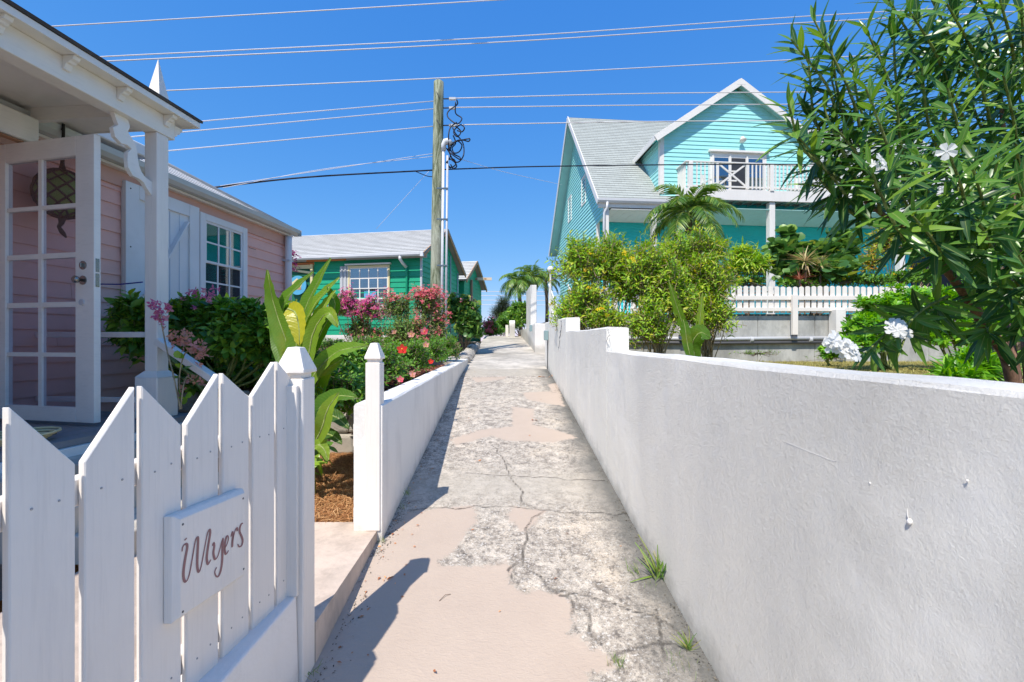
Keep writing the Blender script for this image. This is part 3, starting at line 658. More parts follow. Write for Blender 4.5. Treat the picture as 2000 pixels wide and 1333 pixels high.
def window(fmap, a0, a1, z0, z1, parent, cas=.09, cols=3, rows=4, mt=None, sash=None, backing=None, h=.03, meet=True, name='window', mun=.02):
    mt = mt or W_TRIM; fr = WM[parent]; g = MB(fr)
    for x0, x1, y0, y1 in ((a0 - cas, a0, z0 - cas, z1 + cas), (a1, a1 + cas, z0 - cas, z1 + cas), (a0, a1, z1, z1 + cas), (a0, a1, z0 - cas, z0)):
        g.hexa([fmap(x0, y0, .0), fmap(x1, y0, .0), fmap(x1, y0, h + .025), fmap(x0, y0, h + .025), fmap(x0, y1, .0), fmap(x1, y1, .0), fmap(x1, y1, h + .025), fmap(x0, y1, h + .025)])
    wn = g.build(name, mt, parent, bevel=.003)
    fbox(fmap, a0, a1, z0, z1, .018, .020, fr).build('backing', backing or DARK, wn)
    s = .028; zm = (z0 + z1) / 2
    for y0, y1, hh in ((zm - .012, z1, h + .012), (z0, zm + .012, h)) if meet else ((z0, z1, h),):
        g = MB(fr)
        for x0, x1, v0, v1 in ((a0 + .001, a0 + s, y0, y1), (a1 - s, a1 - .001, y0, y1), (a0 + s, a1 - s, y1 - s, y1 - .001), (a0 + s, a1 - s, y0 + .001, y0 + s)):
            g.hexa([fmap(x0, v0, .021), fmap(x1, v0, .021), fmap(x1, v0, hh), fmap(x0, v0, hh), fmap(x0, v1, .021), fmap(x1, v1, .021), fmap(x1, v1, hh), fmap(x0, v1, hh)])
        g.build('sash', sash or mt, wn)
        rr = rows // 2 if meet else rows; xs_ = [a0 + s + (a1 - a0 - 2 * s) * k / cols for k in range(cols + 1)]; zs_ = [y0 + s + (y1 - y0 - 2 * s) * k / rr for k in range(rr + 1)]
        for i in range(cols):
            for k in range(rr): fbox(fmap, xs_[i] + .001, xs_[i + 1] - .001, zs_[k] + .001, zs_[k + 1] - .001, hh - .012, hh - .010, fr).build('pane', GLASSW, wn)
        for x in xs_[1:-1]: fbox(fmap, x - mun / 2, x + mun / 2, y0 + s, y1 - s, hh - .014, hh - .002, fr).build('muntin', sash or mt, wn)
        for zz in zs_[1:-1]: fbox(fmap, a0 + s, a1 - s, zz - mun / 2, zz + mun / 2, hh - .015, hh - .003, fr).build('muntin', sash or mt, wn)
    return wn
RISER_SHADE = paint('shingle butt shade', (.16, .15, .14), .9, .3)  # shade line under each shingle course, put into the riser colour
def shingles(parent, e0, e1, r0, r1, n, mt, name='roof', step=.014, thick=.05, edge=None):
    """stepped shingle courses between eave e0-e1 and ridge r0-r1 (parent's local coordinates)"""
    e0, e1, r0, r1 = map(Vector, (e0, e1, r0, r1)); nrm = (e1 - e0).cross(r0 - e0).normalized()
    if nrm.z < 0: nrm = -nrm
    vs = []; uv = []; fs = []; sl_ = (r0 - e0); L = ((r0 + r1) / 2 - (e0 + e1) / 2).length; ax = (e1 - e0).normalized()
    for i in range(n):
        for t, hgt in ((i / n, step), ((i + 1) / n, 0)):
            for s_ in (0, 1):
                p = (e0.lerp(r0, t) if s_ == 0 else e1.lerp(r1, t)) + nrm * hgt
                vs.append(p); uv.append(((p - e0).dot(ax), t * L + (1e-4 if hgt else -1e-4)))
        b = i * 4; fs.append((b, b + 1, b + 3, b + 2))
        if i: fs.append((b - 2, b - 1, b + 1, b))
    b = len(vs)
    for p in (e0, e1, r1, r0): vs.append(p - nrm * thick); uv.append((0, 0))
    for p in (e0, e1, r1, r0): vs.append(p + nrm * step * (1 if p in (e0, e1) else 0)); uv.append((0, 0))
    fs += [(b, b + 3, b + 2, b + 1)] + [(b + k, b + (k + 1) % 4, b + 4 + (k + 1) % 4, b + 4 + k) for k in range(4)]
    me = bpy.data.meshes.new(name); me.from_pydata([tuple(v) for v in vs], [], fs); me.materials.append(mt); me.materials.append(RISER_SHADE)
    for i in range(1, n): me.polygons[2 * i].material_index = 1
    ul = me.uv_layers.new(name='UVMap')
    for lp in me.loops: ul.data[lp.index].uv = uv[lp.vertex_index]
    return link(name, me, parent)
def bar(parent, name, mt, a, b_, wd, ht, up=(0, 0, 1), bevel=.003):
    g = MB(WM[parent]); g.beam(a, b_, wd, ht, up); return g.build(name, mt, parent, bevel=bevel)
def pipe(parent, name, mt, pts, rad, n=10):
    g = MB(WM[parent]); g.tube(pts, rad, n); return g.build(name, mt, parent, smooth=True)
# ------------------------------------------------------------------ pink house with its porch
PF = frame(-4.4, 0, 0, -math.atan(.0906))
pink = thing('pink_house', 'pink clapboard cottage with pale shuttered window and grey hip roof', 'house', PF)
fm = lambda a, z, h: (h, a, z)       # the wall facing the lane: a runs away from the camera
siding(fm, lambda z: (-1.0, 7.24), .35, 3.10, .142, PINK, pink, seams=1, seed=4)
siding(lambda a, z, h: (-a, 7.24 + h, z), lambda z: (0, 5), .35, 3.10, .142, PINK, pink)
MB(PF).box(-6, -.012, -1, 7.225, .2, 3.16).build('wall_core', DARK, pink)
MB(PF).box(.0, .03, -1, 7.25, 3.10, 3.251).build('frieze_board', paint('salmon frieze', (.66, .38, .30), .5, .1), pink)
MB(PF).box(-.012, .028, 7.225, 7.262, .3, 3.10).build('corner_board', PINK, pink)
MB(PF).box(-.01, .10, -1, 7.28, 3.252, 3.276).build('soffit', W_PORCH, pink)
# gutter: a shallow K profile
prof = [(.205, 3.278), (.275, 3.278), (.310, 3.315), (.320, 3.37), (.308, 3.37), (.297, 3.322), (.268, 3.292), (.218, 3.292), (.218, 3.37), (.205, 3.37)]
MB(PF).prism([(x - .10, -1, z) for x, z in prof], (0, 8.30, 0)).build('gutter', GUTTER, pink)
for k in range(7): MB(PF).box(.1175, .205, .9 + k * 1.05, .915 + k * 1.05, 3.360, 3.366).build('gutter_strap', GUTTER, pink)
MB(PF).box(.100, .230, 7.302, 7.312, 3.275, 3.372).build('gutter_end', GUTTER, pink)
# hip roof: slope facing the lane and slope facing away from the camera
t_ = 3.0
shingles(pink, (.17, -1.2, 3.34), (.17, 7.33, 3.34), (.17 - t_, -1.2, 3.34 + t_ * .56), (.17 - t_, 7.33 - t_, 3.34 + t_ * .56), 18, SH_P, step=.007)
shingles(pink, (.17, 7.33, 3.34), (-6.3, 7.33, 3.34), (.17 - t_, 7.33 - t_, 3.34 + t_ * .56), (-3.3, 7.33 - t_, 3.34 + t_ * .56), 22, SH_P)
pipe(pink, 'hip_cap', SH_P, [(.16, 7.32, 3.36), (.17 - t_, 7.33 - t_, 3.36 + t_ * .56)], .028, 6)
pipe(pink, 'downspout', GUTW, [(.09, 7.17, 3.24), (.09, 7.17, 3.10), (.085, 7.17, 1.0)], .052, 12)
MB(PF).box(.02, .14, 7.11, 7.23, 2.83, 2.855).build('pipe_strap', PVC, pink)
MB(PF).box(.03, .25, 3.9, 4.55, 3.41, 3.53).build('flashing_box', W_SHUT, pink, bevel=.01)
pw = window(fm, 5.50, 6.17, 2.02, 3.05, pink, cas=.085, cols=3, rows=4, h=.03, mt=W_SHUT, sash=W_SHUT)
fbox(fm, 5.53, 6.14, 2.84, 3.03, .0205, .0215, PF).build('blind', CURTAIN, pw)
# wide shutter folded open against the wall
shu = fbox(fm, 4.45, 5.38, 1.55, 3.165, .018, .05, PF).build('shutter', W_SHUT, pink, bevel=.003)
for a0, a1, z0, z1 in ((4.45, 4.60, 1.55, 3.165), (5.24, 5.38, 1.55, 3.165), (4.603, 5.237, 3.02, 3.165), (4.603, 5.237, 1.62, 1.76)):
    fbox(fm, a0, a1, z0, z1, .0505, .072, PF).build('shutter_rail', W_SHUT, shu, bevel=.002)
for k in range(1, 5): fbox(fm, 4.603 + k * .127 - .003, 4.603 + k * .127 + .003, 1.77, 3.01, .0502, .0535, PF).build('groove_bead', paint('groove shade paint', (.5, .56, .64), .6, .1), shu)
bar(shu, 'shutter_brace', W_SHUT, fm(4.66, 2.02, .060), fm(5.19, 2.94, .060), .018, .10, (1, 0, 0)); 
for z in (1.9, 2.5, 3.1):
    g = MB(PF); g.ball(fm(4.50, z, .073), .008, 6, 4); g.build('bolt', DGREY, shu)
bar(pink, 'hook', METAL, fm(6.27, 2.87, .06), fm(6.42, 2.87, .06), .008, .008)
# the open glazed door (its leaf stands out from the wall towards the porch edge)
DM = Matrix.Translation((-4.06, 3.40, 0)) @ Matrix.Rotation(math.atan2(-.20, .99), 4, 'Z')
door = thing('glazed_door', 'open white ten pane glazed door with brass knob and deadbolt on the porch', 'door', DM)
DW = 1.005; zb, zt_ = .925, 3.055
gx = [.135, .455, .49, .83]; st_x = (.0, gx[0]), (gx[3], DW)
def dz(y): return H - (y - 667) / F * 3.24
zr = [(dz(797), dz(698)), (dz(690), dz(600)), (dz(590), dz(503)), (dz(493), dz(405)), (dz(397), dz(305))]
for nme, x0, x1, z0, z1 in (('hinge_stile', 0, gx[0], zb, zt_), ('latch_stile', gx[3], DW, zb, zt_), ('top_rail', gx[0] + .0005, gx[3] - .0005, zr[4][1], zt_), ('bottom_rail', gx[0] + .0005, gx[3] - .0005, zb, zr[0][0])):
    MB(DM).box(x0, x1, 0, .045, z0, z1).build(nme, W_PORCH, door, bevel=.002)
MB(DM).box(gx[1], gx[2], .008, .037, zr[0][0], zr[4][1]).build('muntin', W_PORCH, door)
for i in range(4): MB(DM).box(gx[0] + .0005, gx[3] - .0005, .0085, .0365, zr[i][1], zr[i + 1][0]).build('muntin', W_PORCH, door)
for z0, z1 in zr:
    for x0, x1 in ((gx[0], gx[1]), (gx[2], gx[3])): MB(DM).box(x0 + .001, x1 - .001, .020, .024, z0 + .001, z1 - .001).build('pane', GLASSD, door)
def disc(c, ax, r, t, n=16):
    c = Vector(c); ax = Vector(ax); g = MB(DM); g.tube([c, c + ax * t], r, n); return g
kx = .905
disc((kx, 0, dz(520)), (0, -1, 0), .032, .006).build('deadbolt_plate', METAL, door, smooth=False)
g = MB(DM); g.box(kx - .006, kx + .006, -.022, -.006, dz(520) - .016, dz(520) + .016); g.build('thumb_turn', METAL, door, bevel=.002)
disc((kx, 0, dz(549)), (0, -1, 0), .034, .006).build('knob_plate', METAL, door)
g = MB(DM); g.tube([(kx, -.006, dz(549)), (kx, -.03, dz(549)), (kx, -.036, dz(549)), (kx, -.055, dz(549)), (kx, -.066, dz(549))], [.011, .011, .024, .028, .016], 14); g.build('knob', METAL, door, smooth=True)
for y in (520, 549): MB(DM).box(DW + .0003, DW + .0018, .010, .036, dz(y) - .05, dz(y) + .05).build('latch_plate', METAL, door)
g = disc((kx - .005, 0, dz(592)), (0, -1, 0), .022, .012); g.build('door_holder', PVC, door)
# porch: deck, posts, beam, roof, rafters, brackets, railing
porch = thing('front_porch', 'white open porch with scroll brackets, corbels and a stair rail beside the pink house', 'porch', PF)
xb = 1.19                       # outer face of the beam
post_y = 3.72
for k in range(9):
    MB(PF).box(.03 + k * .145, .03 + k * .145 + .138, -1, 3.95, .86, .90).build('deck_board', DECK, porch)
MB(PF).box(.02, 1.36, -1, 3.965, .1, .855).build('deck_base', SMOOTHB, porch)
def porch_post(yc):
    c = xb - .062; MB(PF).box(c - .055, c + .055, yc - .055, yc + .055, 1.28, 3.235).build('porch_post', W_FENCE, porch, bevel=.006, seg=2)
    h = .10
    g = MB(PF); g.box(c - h, c + h, yc - h, yc + h, .901, 1.235); pd_ = g.build('pedestal', W_FENCE, porch, bevel=.006)
    g = MB(PF); g.add([(c - h, yc - h, 1.2355), (c + h, yc - h, 1.2355), (c + h, yc + h, 1.2355), (c - h, yc + h, 1.2355), (c - .056, yc - .056, 1.285), (c + .056, yc - .056, 1.285), (c + .056, yc + .056, 1.285), (c - .056, yc + .056, 1.285)], [(0, 1, 5, 4), (1, 2, 6, 5), (2, 3, 7, 6), (3, 0, 4, 7), (4, 5, 6, 7), (3, 2, 1, 0)]); g.build('pedestal_cap', W_PORCH, pd_)
porch_post(post_y); porch_post(2.25); porch_post(.7)
MB(PF).box(xb - .13, xb, -1.5, 3.83, 3.237, 3.402).build('beam', W_PORCH, porch, bevel=.004)
g = MB(PF)   # shaped nose of the beam
g.prism([(xb - .128, 3.831, 3.27), (xb - .128, 3.85, 3.28), (xb - .128, 3.858, 3.305), (xb - .128, 3.88, 3.31), (xb - .128, 3.887, 3.335), (xb - .128, 3.905, 3.34), (xb - .128, 3.905, 3.364), (xb - .128, 3.831, 3.364)], (.126, 0, 0)); g.build('beam_nose', W_PORCH, porch)
# eave: soffit board, fascia, dark drip edge, shingles
MB(PF).box(-.1, xb + .09, -1.5, 3.95, 3.4035, 3.418).build('soffit', W_PORCH, porch)
MB(PF).box(xb + .092, xb + .110, -1.5, 3.97, 3.400, 3.448).build('fascia', W_PORCH, porch, bevel=.002)
MB(PF).box(-.1, xb + .0905, 3.951, 3.969, 3.400, 3.448).build('fascia', W_PORCH, porch)
shingles(porch, (xb + .122, -1.5, 3.462), (xb + .122, 3.985, 3.462), (-.1, -1.5, 3.72), (-.1, 3.985 - 1.1, 3.72), 9, paint('dark shingle edge', (.07, .06, .055), .9, .3), thick=.012, step=.01)
for yc in (-.25, .11, .47, .83, 1.19, 1.55, 1.91, 2.27, 2.63, 2.99, 3.35, 3.74):     # corbels under the eave
    g = MB(PF); pr = [(xb + .001, 3.402), (xb + .001, 3.315), (xb + .016, 3.312), (xb + .024, 3.335), (xb + .032, 3.350), (xb + .048, 3.354), (xb + .060, 3.368), (xb + .080, 3.376), (xb + .090, 3.402)]
    g.prism([(x, yc - .022, z) for x, z in pr], (0, .044, 0)); g.build('corbel', W_PORCH, porch, bevel=.002)
for k, yc in enumerate((-.5, .6, 1.7, 2.65, 3.55)):                 # rafters across the ceiling
    MB(PF).box(.04, xb - .132, yc - .022, yc + .022, 3.30, 3.402).build('rafter', W_PORCH, porch)
MB(PF).box(.25, .31, -1.4, 3.52, 3.09, 3.298).build('ceiling_beam', W_PORCH, porch, bevel=.01)
MB(PF).box(.255, .305, -1.4, 3.42, 3.068, 3.079).build('raw_wood_strip', RAW, porch)
# scroll brackets in the plane of the beam (profile drawn as u along the beam from the post, v downwards)
BR = [(-.02, 0), (.30, 0), (.31, .03), (.285, .05), (.275, .085), (.30, .10), (.305, .14), (.285, .185), (.25, .205), (.215, .195), (.205, .165), (.22, .15), (.235, .160), (.238, .14), (.21, .12), (.175, .125), (.145, .16), (.125, .21), (.105, .27), (.10, .32), (.115, .345), (.135, .335), (.14, .305), (.165, .295), (.185, .32), (.18, .365), (.15, .40), (.115, .41), (.08, .41), (.07, .44), (.035, .47), (.0, .50), (-.02, .52)]
BR2 = [(u, v) for u, v in BR]
def bracket(y0, s):
    outer = [(.0, 0), (.30, 0), (.31, .03), (.285, .05), (.275, .08), (.30, .10), (.31, .14), (.29, .185), (.25, .205), (.215, .195), (.20, .165), (.175, .15), (.15, .16)]
    g = MB(PF); xx = xb - .085; yk = lambda u: y0 - s * u
    # outer scroll edge and inner opening make a curved ribbon, so build it as a strip
    A = [(.0, .0), (.31, .0), (.285, .055), (.315, .12), (.285, .19), (.215, .20), (.20, .165), (.215, .13), (.205, .11)]
    ribbon_o = [(.31, .0), (.29, .05), (.275, .08), (.315, .12), (.30, .18), (.25, .21), (.205, .20), (.17, .215), (.20, .255), (.205, .31), (.20, .37), (.16, .42), (.11, .425), (.07, .44), (.05, .47), (.0, .52)]
    ribbon_i = [(.20, .0), (.19, .03), (.185, .05), (.19, .07), (.20, .09), (.19, .11), (.17, .13), (.15, .15), (.135, .18), (.125, .22), (.12, .27), (.11, .32), (.09, .36), (.06, .39), (.03, .40), (.0, .41)]
    n = len(ribbon_o); vs = [(xx, yk(u), 3.236 - v) for u, v in ribbon_o] + [(xx, yk(u), 3.236 - v) for u, v in ribbon_i] + [(xx + .035, yk(u), 3.236 - v) for u, v in ribbon_o] + [(xx + .035, yk(u), 3.236 - v) for u, v in ribbon_i]
    fs = []
    for i in range(n - 1):
        fs += [(i, i + 1, n + i + 1, n + i), (2 * n + i, 3 * n + i, 3 * n + i + 1, 2 * n + i + 1), (i, 2 * n + i, 2 * n + i + 1, i + 1), (n + i, n + i + 1, 3 * n + i + 1, 3 * n + i)]
    fs += [(0, n, 3 * n, 2 * n), (n - 1, 2 * n - 1, 4 * n - 1, 3 * n - 1)]
    g.add(vs, fs); g.build('scroll_bracket', W_PORCH, porch, bevel=.0015)
bracket(post_y - .056, 1); bracket(2.25 + .056, -1)
# railing towards the house wall, two rails; slanting stair rail
MB(PF).box(.03, xb - .118, post_y - .02, post_y + .02, 1.56, 1.605).build('rail', W_PORCH, porch, bevel=.003)
MB(PF).box(.03, xb - .165, post_y - .02, post_y + .02, 1.02, 1.06).build('rail', W_PORCH, porch, bevel=.003)
a = P(310, 662, 3.58); b_ = P(492, 792, 3.42)
a.z -= .02; g = MB(); g.beam(a, b_, .075, .055); g.build('stair_rail', W_FENCE, porch, bevel=.006, seg=2)
pb = P(492, 792, 3.42)
MB().box(pb.x - .03, pb.x + .03, pb.y - .03, pb.y + .03, .38, pb.z + .02).build('stair_newel', W_FENCE, porch, bevel=.004)
for k in range(3): MB().box(-2.85 + k * .28, -2.57 + k * .28, 2.25, 3.36, .37, .80 - k * .14).build('step', WALK, porch, bevel=.006)
spire = MB(); c = P(309, 150, 3.95); zb_ = 3.56; r0 = .085; tip = P(309, 120, 3.95).z + .02
spire.add([(c.x - r0, c.y - r0, zb_), (c.x + r0, c.y - r0, zb_), (c.x + r0, c.y + r0, zb_), (c.x - r0, c.y + r0, zb_), (c.x, c.y, tip)], [(0, 1, 4), (1, 2, 4), (2, 3, 4), (3, 0, 4), (3, 2, 1, 0)])
spire.build('roof_finial', W_FENCE, porch)
# things on the porch
g = MB(); g.add([(-2.95, 2.2, .906), (-2.35, 2.2, .906), (-2.5, 3.1, .906), (-3.05, 3.1, .906)], [(0, 1, 2, 3)])
mat_ = MB(PF).box(.45, 1.05, 2.45, 3.05, .9015, .915); tag(mat_.build('door_mat', BLACK), 'flat black rubber mat lying on the porch deck by the door', 'mat')
hs_pts = []
for k in range(60):
    a = k * .42; r0 = .16 + .0016 * k; hs_pts.append(PF @ Vector((1.12 + r0 * math.cos(a) * .7, 2.75 + r0 * math.sin(a), .915 + .0009 * k)))
tag(MB().tube(hs_pts, .008, 6).build('garden_hose', CREAM, smooth=True), 'thin pale hose coiled at the edge of the porch deck', 'hose')
# glass float in a rope net, seen through the door
c = P(122, 380, 3.72); fl = thing('hanging_float', 'dark green glass float in a knotted rope net hanging behind the glazed door', 'ornament', (c.x, c.y, c.z - .25))
MB().ball(c, .175, 18, 12, .20).build('glass_ball', GREENGL, fl, smooth=True)
g = MB()
for k in range(10):
    for s in (1, -1):
        pts = []
        for j in range(13):
            t = math.pi * (.06 + .88 * j / 12); a = k * 2 * math.pi / 10 + s * j * .26; pts.append(c + Vector((.182 * math.sin(t) * math.cos(a), .182 * math.sin(t) * math.sin(a), .207 * math.cos(t))))
        g.tube(pts, .008, 4)
g.build('net', ROPE, fl)
g = MB(); g.tube([c + Vector((0, 0, .19)), c + Vector((.0, 0, .26)), c + Vector((.01, 0, .6)), Vector((c.x, c.y, 3.33))], [.03, .014, .01, .01], 6)
g.tube([c - Vector((0, 0, .19)), c - Vector((.01, 0, .25)), c - Vector((.03, 0, .28)), c - Vector((.0, 0, .33)), c - Vector((-.03, 0, .37))], [.03, .018, .014, .02, .008], 6); g.build('rope_tail', ROPE, fl, smooth=True)
g = MB(); a = P(196, 556, 4.0); b_ = P(278, 552, 3.66); g.tube([a, (a + b_) / 2 - Vector((0, 0, .01)), b_], .006, 5); tag(g.build('blue_cord', BLUE), 'thin blue cord tied across behind the porch post', 'cord')
# ------------------------------------------------------------------ green cottages
GF = frame(-2.665, 12.8, 0, -math.atan(.18))
gh = thing('green_cottage', 'bright green clapboard cottage with white shingle roof and a gutter over its window', 'house', GF)
y0 = .25; LAP[gh] = .024; fmf = lambda a, z, h: (a, y0 - h, z)          # front, a = local x
fms = lambda a, z, h: (-.10 + h, a, z)                   # side towards the lane
zE = 4.03
siding(fmf, lambda z: (-3.62, -.10), 1.72, zE, .160, GREEN, gh, seed=1)
gy0, gy1 = y0, 3.98; ym = 2.11; zr_ = 5.30
def gspan(lo, hi, mid, ze, zr):
    def f(z):
        if z <= ze: return (lo, hi)
        t = (z - ze) / (zr - ze)
        return (lo + (mid - lo) * t, hi + (mid - hi) * t) if t < 1 else None
    return f
siding(fms, gspan(gy0, gy1, ym, 4.15, 5.26), 1.72, 5.22, .160, GREEN, gh, seed=2)
MB(GF).box(-8, -.115, y0 + .012, gy1, 1.3, 4.1).build('wall_core', DKGREEN, gh)
MB(GF).box(-3.63, -.09, y0 - .03, y0 + .0, 1.45, 1.715).build('base_course', SMOOTHB, gh)
MB(GF).box(-.13, -.075, y0 - .03, y0 + .03, 1.72, zE + .04).build('corner_board', PVC, gh)
MB(GF).box(-3.64, -3.60, y0 - .03, y0 + .03, 1.72, zE).build('corner_board', GREEN, gh)
MB(GF).box(-8, .08, y0 - .02, y0 + .0, zE, zE + .11).build('frieze_board', PVC, gh)
MB(GF).box(-3.9, -2.55, y0 - .05, y0 - .021, zE - .01, zE + .06).build('orange_fascia', ORANGE, gh)
shingles(gh, (-8, -.06, 4.13), (.12, -.06, 4.13), (-8, ym, 5.36), (.12, ym, 5.36), 17, SH_G)
shingles(gh, (.12, 4.28, 4.13), (-8, 4.28, 4.13), (.12, ym, 5.36), (-8, ym, 5.36), 17, SH_G)
prof = [(-.075, 4.02), (-.14, 4.02), (-.17, 4.06), (-.175, 4.115), (-.165, 4.115), (-.155, 4.07), (-.13, 4.035), (-.085, 4.035), (-.085, 4.115), (-.075, 4.115)]
MB(GF).prism([(-8, y, z) for y, z in prof], (8.02, 0, 0)).build('gutter', GUTW, gh)
MB(GF).box(.02, .11, -.16, -.07, 4.0, 4.12).build('gutter_end', GUTW, gh)
for (a, b_) in (((.10, -.08, 4.06), (.10, ym, 5.29)), ((.10, ym, 5.29), (.10, 4.30, 4.06))):
    bar(gh, 'bargeboard', BROWN, a, b_, .035, .13)
pipe(gh, 'downspout', GUTW, [(-.62, -.11, 4.03), (-.62, -.11, 3.95), (-.60, .0, 3.86), (-.55, .17, 3.75)], .045)
pipe(gh, 'green_downspout', GREEN, [(-.55, .17, 3.76), (-.54, .19, 3.6), (-.54, .19, 1.75)], .035)
wn = window(fmf, -2.42, -1.16, 2.50, 3.78, gh, cas=.06, cols=4, rows=4, mt=CREAM, sash=W_TRIM, backing=DARK, h=.03, mun=.035)
fbox(fmf, -2.55, -1.05, 3.86, 3.90, .0, .12, GF).build('awning_rail', W_SHUT, gh)
fbox(fmf, -2.40, -1.98, 3.15, 3.45, .0203, .021, GF).build('cardboard_sheet', CARD, wn)
fbox(fmf, -1.95, -1.55, 2.62, 3.05, .0203, .021, GF).build('blue_poster', paint('pale blue poster', (.10, .45, .70), .6), wn)
fbox(fmf, -1.80, -1.35, 3.28, 3.42, .0203, .021, GF).build('white_notice', paint('white paper', (.72, .74, .78), .6), wn)
fbox(fmf, -1.85, -1.20, 2.53, 2.63, .0203, .021, GF).build('white_notice', paint('white paper strip', (.75, .75, .75), .6), wn)
for k in range(5): fbox(fmf, -2.75 + k * .056, -2.75 + k * .056 + .050, 2.42, 3.84, .02 + .02 * (k % 2), .05 + .02 * (k % 2), GF).build('shutter_fold', PVC, gh, bevel=.006)
# the small porch cut into the left end, with an orange and cream frame and a round plaque
MB(GF).box(-4.6, -3.65, y0 - .02, y0 + .0, 3.93, 4.0).build('porch_lintel', ORANGE, gh)
MB(GF).box(-3.74, -3.66, y0 - .09, y0 - .03, 1.75, 3.93).build('porch_post', CREAM, gh)
MB(GF).box(-4.5, -3.745, y0 - .07, y0 - .045, 3.80, 3.92).build('porch_trim', CREAM, gh)
bar(gh, 'porch_bracket', CREAM, (-4.35, y0 - .15, 3.76), (-3.70, y0 - .10, 3.66), .05, .07)
c = Vector((-4.15, y0 - .10, 3.28)); g = MB(GF); g.tube([c, c + Vector((0, -.03, 0))], .30, 28); rp = g.build('round_plaque', paint('sea blue plaque', (.10, .40, .62), .5), gh)
g = MB(GF); g.tube([c + Vector((-.02, -.031, .02)), c + Vector((-.02, -.036, .02))], .20, 5); g.build('plaque_figure', CREAM, rp)
g = MB(GF); g.add([tuple(c + Vector(p)) for p in ((-.12, -.038, -.12), (.14, -.038, -.14), (.02, -.038, .18))], [(0, 1, 2)]); g.build('plaque_figure', BROWN, rp)
# gable side: a pale folded shutter and thin conduits
fbox(fms, 1.55, 2.75, 2.3, 3.15, .02, .07, GF).build('side_shutter', PVC, gh)
pipe(gh, 'wall_conduit', PVC, [(-.06, 2.9, 4.6), (-.06, 2.9, 1.8)], .02, 6)
pipe(gh, 'wall_conduit', PVC, [(-.06, 3.75, 4.1), (-.06, 3.75, 1.8)], .02, 6)
# second cottage beyond
g2 = thing('green_cottage', 'smaller green gable of the cottage behind with a tan post and brown bargeboards', 'house', GF @ Matrix.Translation((0, 4.4, 0)), )
fm2 = lambda a, z, h: (-.10 + h, a, z); ff2 = lambda a, z, h: (a, .3 - h, z)
siding(fm2, gspan(.3, 3.1, 1.68, 3.9, 4.86), 1.75, 4.84, .160, GREEN, g2, seed=3)
siding(ff2, lambda z: (-4, -.1), 1.75, 3.9, .160, GREEN, g2, seed=3)
MB(WM[g2]).box(-6, -.115, .315, 3.1, 1.3, 3.95).build('wall_core', DKGREEN, g2)
shingles(g2, (-6, -.02, 3.95), (.12, -.02, 3.95), (-6, 1.68, 4.98), (.12, 1.68, 4.98), 12, SH_G)
shingles(g2, (.12, 3.40, 3.95), (-6, 3.40, 3.95), (.12, 1.68, 4.98), (-6, 1.68, 4.98), 12, SH_G)
for (a, b_) in (((.10, -.04, 3.88), (.10, 1.68, 4.92)), ((.10, 1.68, 4.92), (.10, 3.42, 3.88))): bar(g2, 'bargeboard', BROWN, a, b_, .035, .13)
fbox(fm2, 1.0, 1.5, 2.8, 3.4, .0, .05, WM[g2]).build('small_window', CREAM, g2)
MB(WM[g2]).box(-.07, .0, 1.18, 1.30, 1.8, 4.1).build('tan_post', BROWN2, g2)
a = P(948, 548, 19.2); sgn = thing('sign_bracket', 'pale horizontal board sign sticking out from the tan post of the far gable', 'sign', (a.x, a.y, a.z))
MB().box(a.x - 1.0, a.x - .35, a.y - .05, a.y + .05, a.z - .0, a.z + .10).build('arm', BROWN2, sgn)
MB().box(a.x - .35, a.x + .28, a.y - .04, a.y + .04, a.z - .01, a.z + .11).build('board', paint('pale sign board', (.75, .62, .48), .5), sgn)
MB().box(a.x - .05, a.x + .05, a.y - .046, a.y - .041, a.z + .02, a.z + .08).build('mark', BROWN, sgn)
# ------------------------------------------------------------------ turquoise house
TS = 1.15; TF = frame(TS * 2.57, TS * 13, 0, math.atan(.09))
th = thing('turquoise_house', 'tall turquoise clapboard house with steep grey roof, gabled dormer and white balcony', 'house', TF)
LAP[th] = .040
zS = lambda z: H + TS * (z - H)
def zpx(y, Yu): return zS(H - (y - 667) / F * Yu)        # height from a pixel row at unscaled depth Yu
zEave = zS(5.76); sr = 4.14 * TS; zRid = zS(10.33); sback = 8.28 * TS; slope = (zRid - zEave) / sr
zFloor = 2.3
# left gable wall
xs_ = .38 * TS; fl_ = lambda a, z, h: (xs_ - h, a, z)
yW = 1.4 * TS; zc = zS(5.50)
def lspan(z):
    if z < zc: return (yW, sback - yW * .6)
    t = (z - zEave) / slope
    lo = max(t + .10, 0.15 + 0 * t); hi = sback - lo
    if z < zEave: lo, hi = .15, sback - .6
    return (lo, hi) if hi > lo else None
siding(fl_, lspan, zFloor, zRid - .12, .128 * TS, TEAL, th, seed=5)
MB(TF).box(xs_ + .012, 20, yW + .012, sback - 1.2, 1.9, zc + .05).build('wall_core', DARK, th)
# upper gable core so that nothing shows through
g = MB(TF); g.prism([(xs_ + .012, .3, zEave - .1), (xs_ + .012, sback - .5, zEave - .1), (xs_ + .012, sr, zRid - .35)], (.1, 0, 0)); g.build('gable_core', TEAL_SHADE, th)
LAP[th] = .026
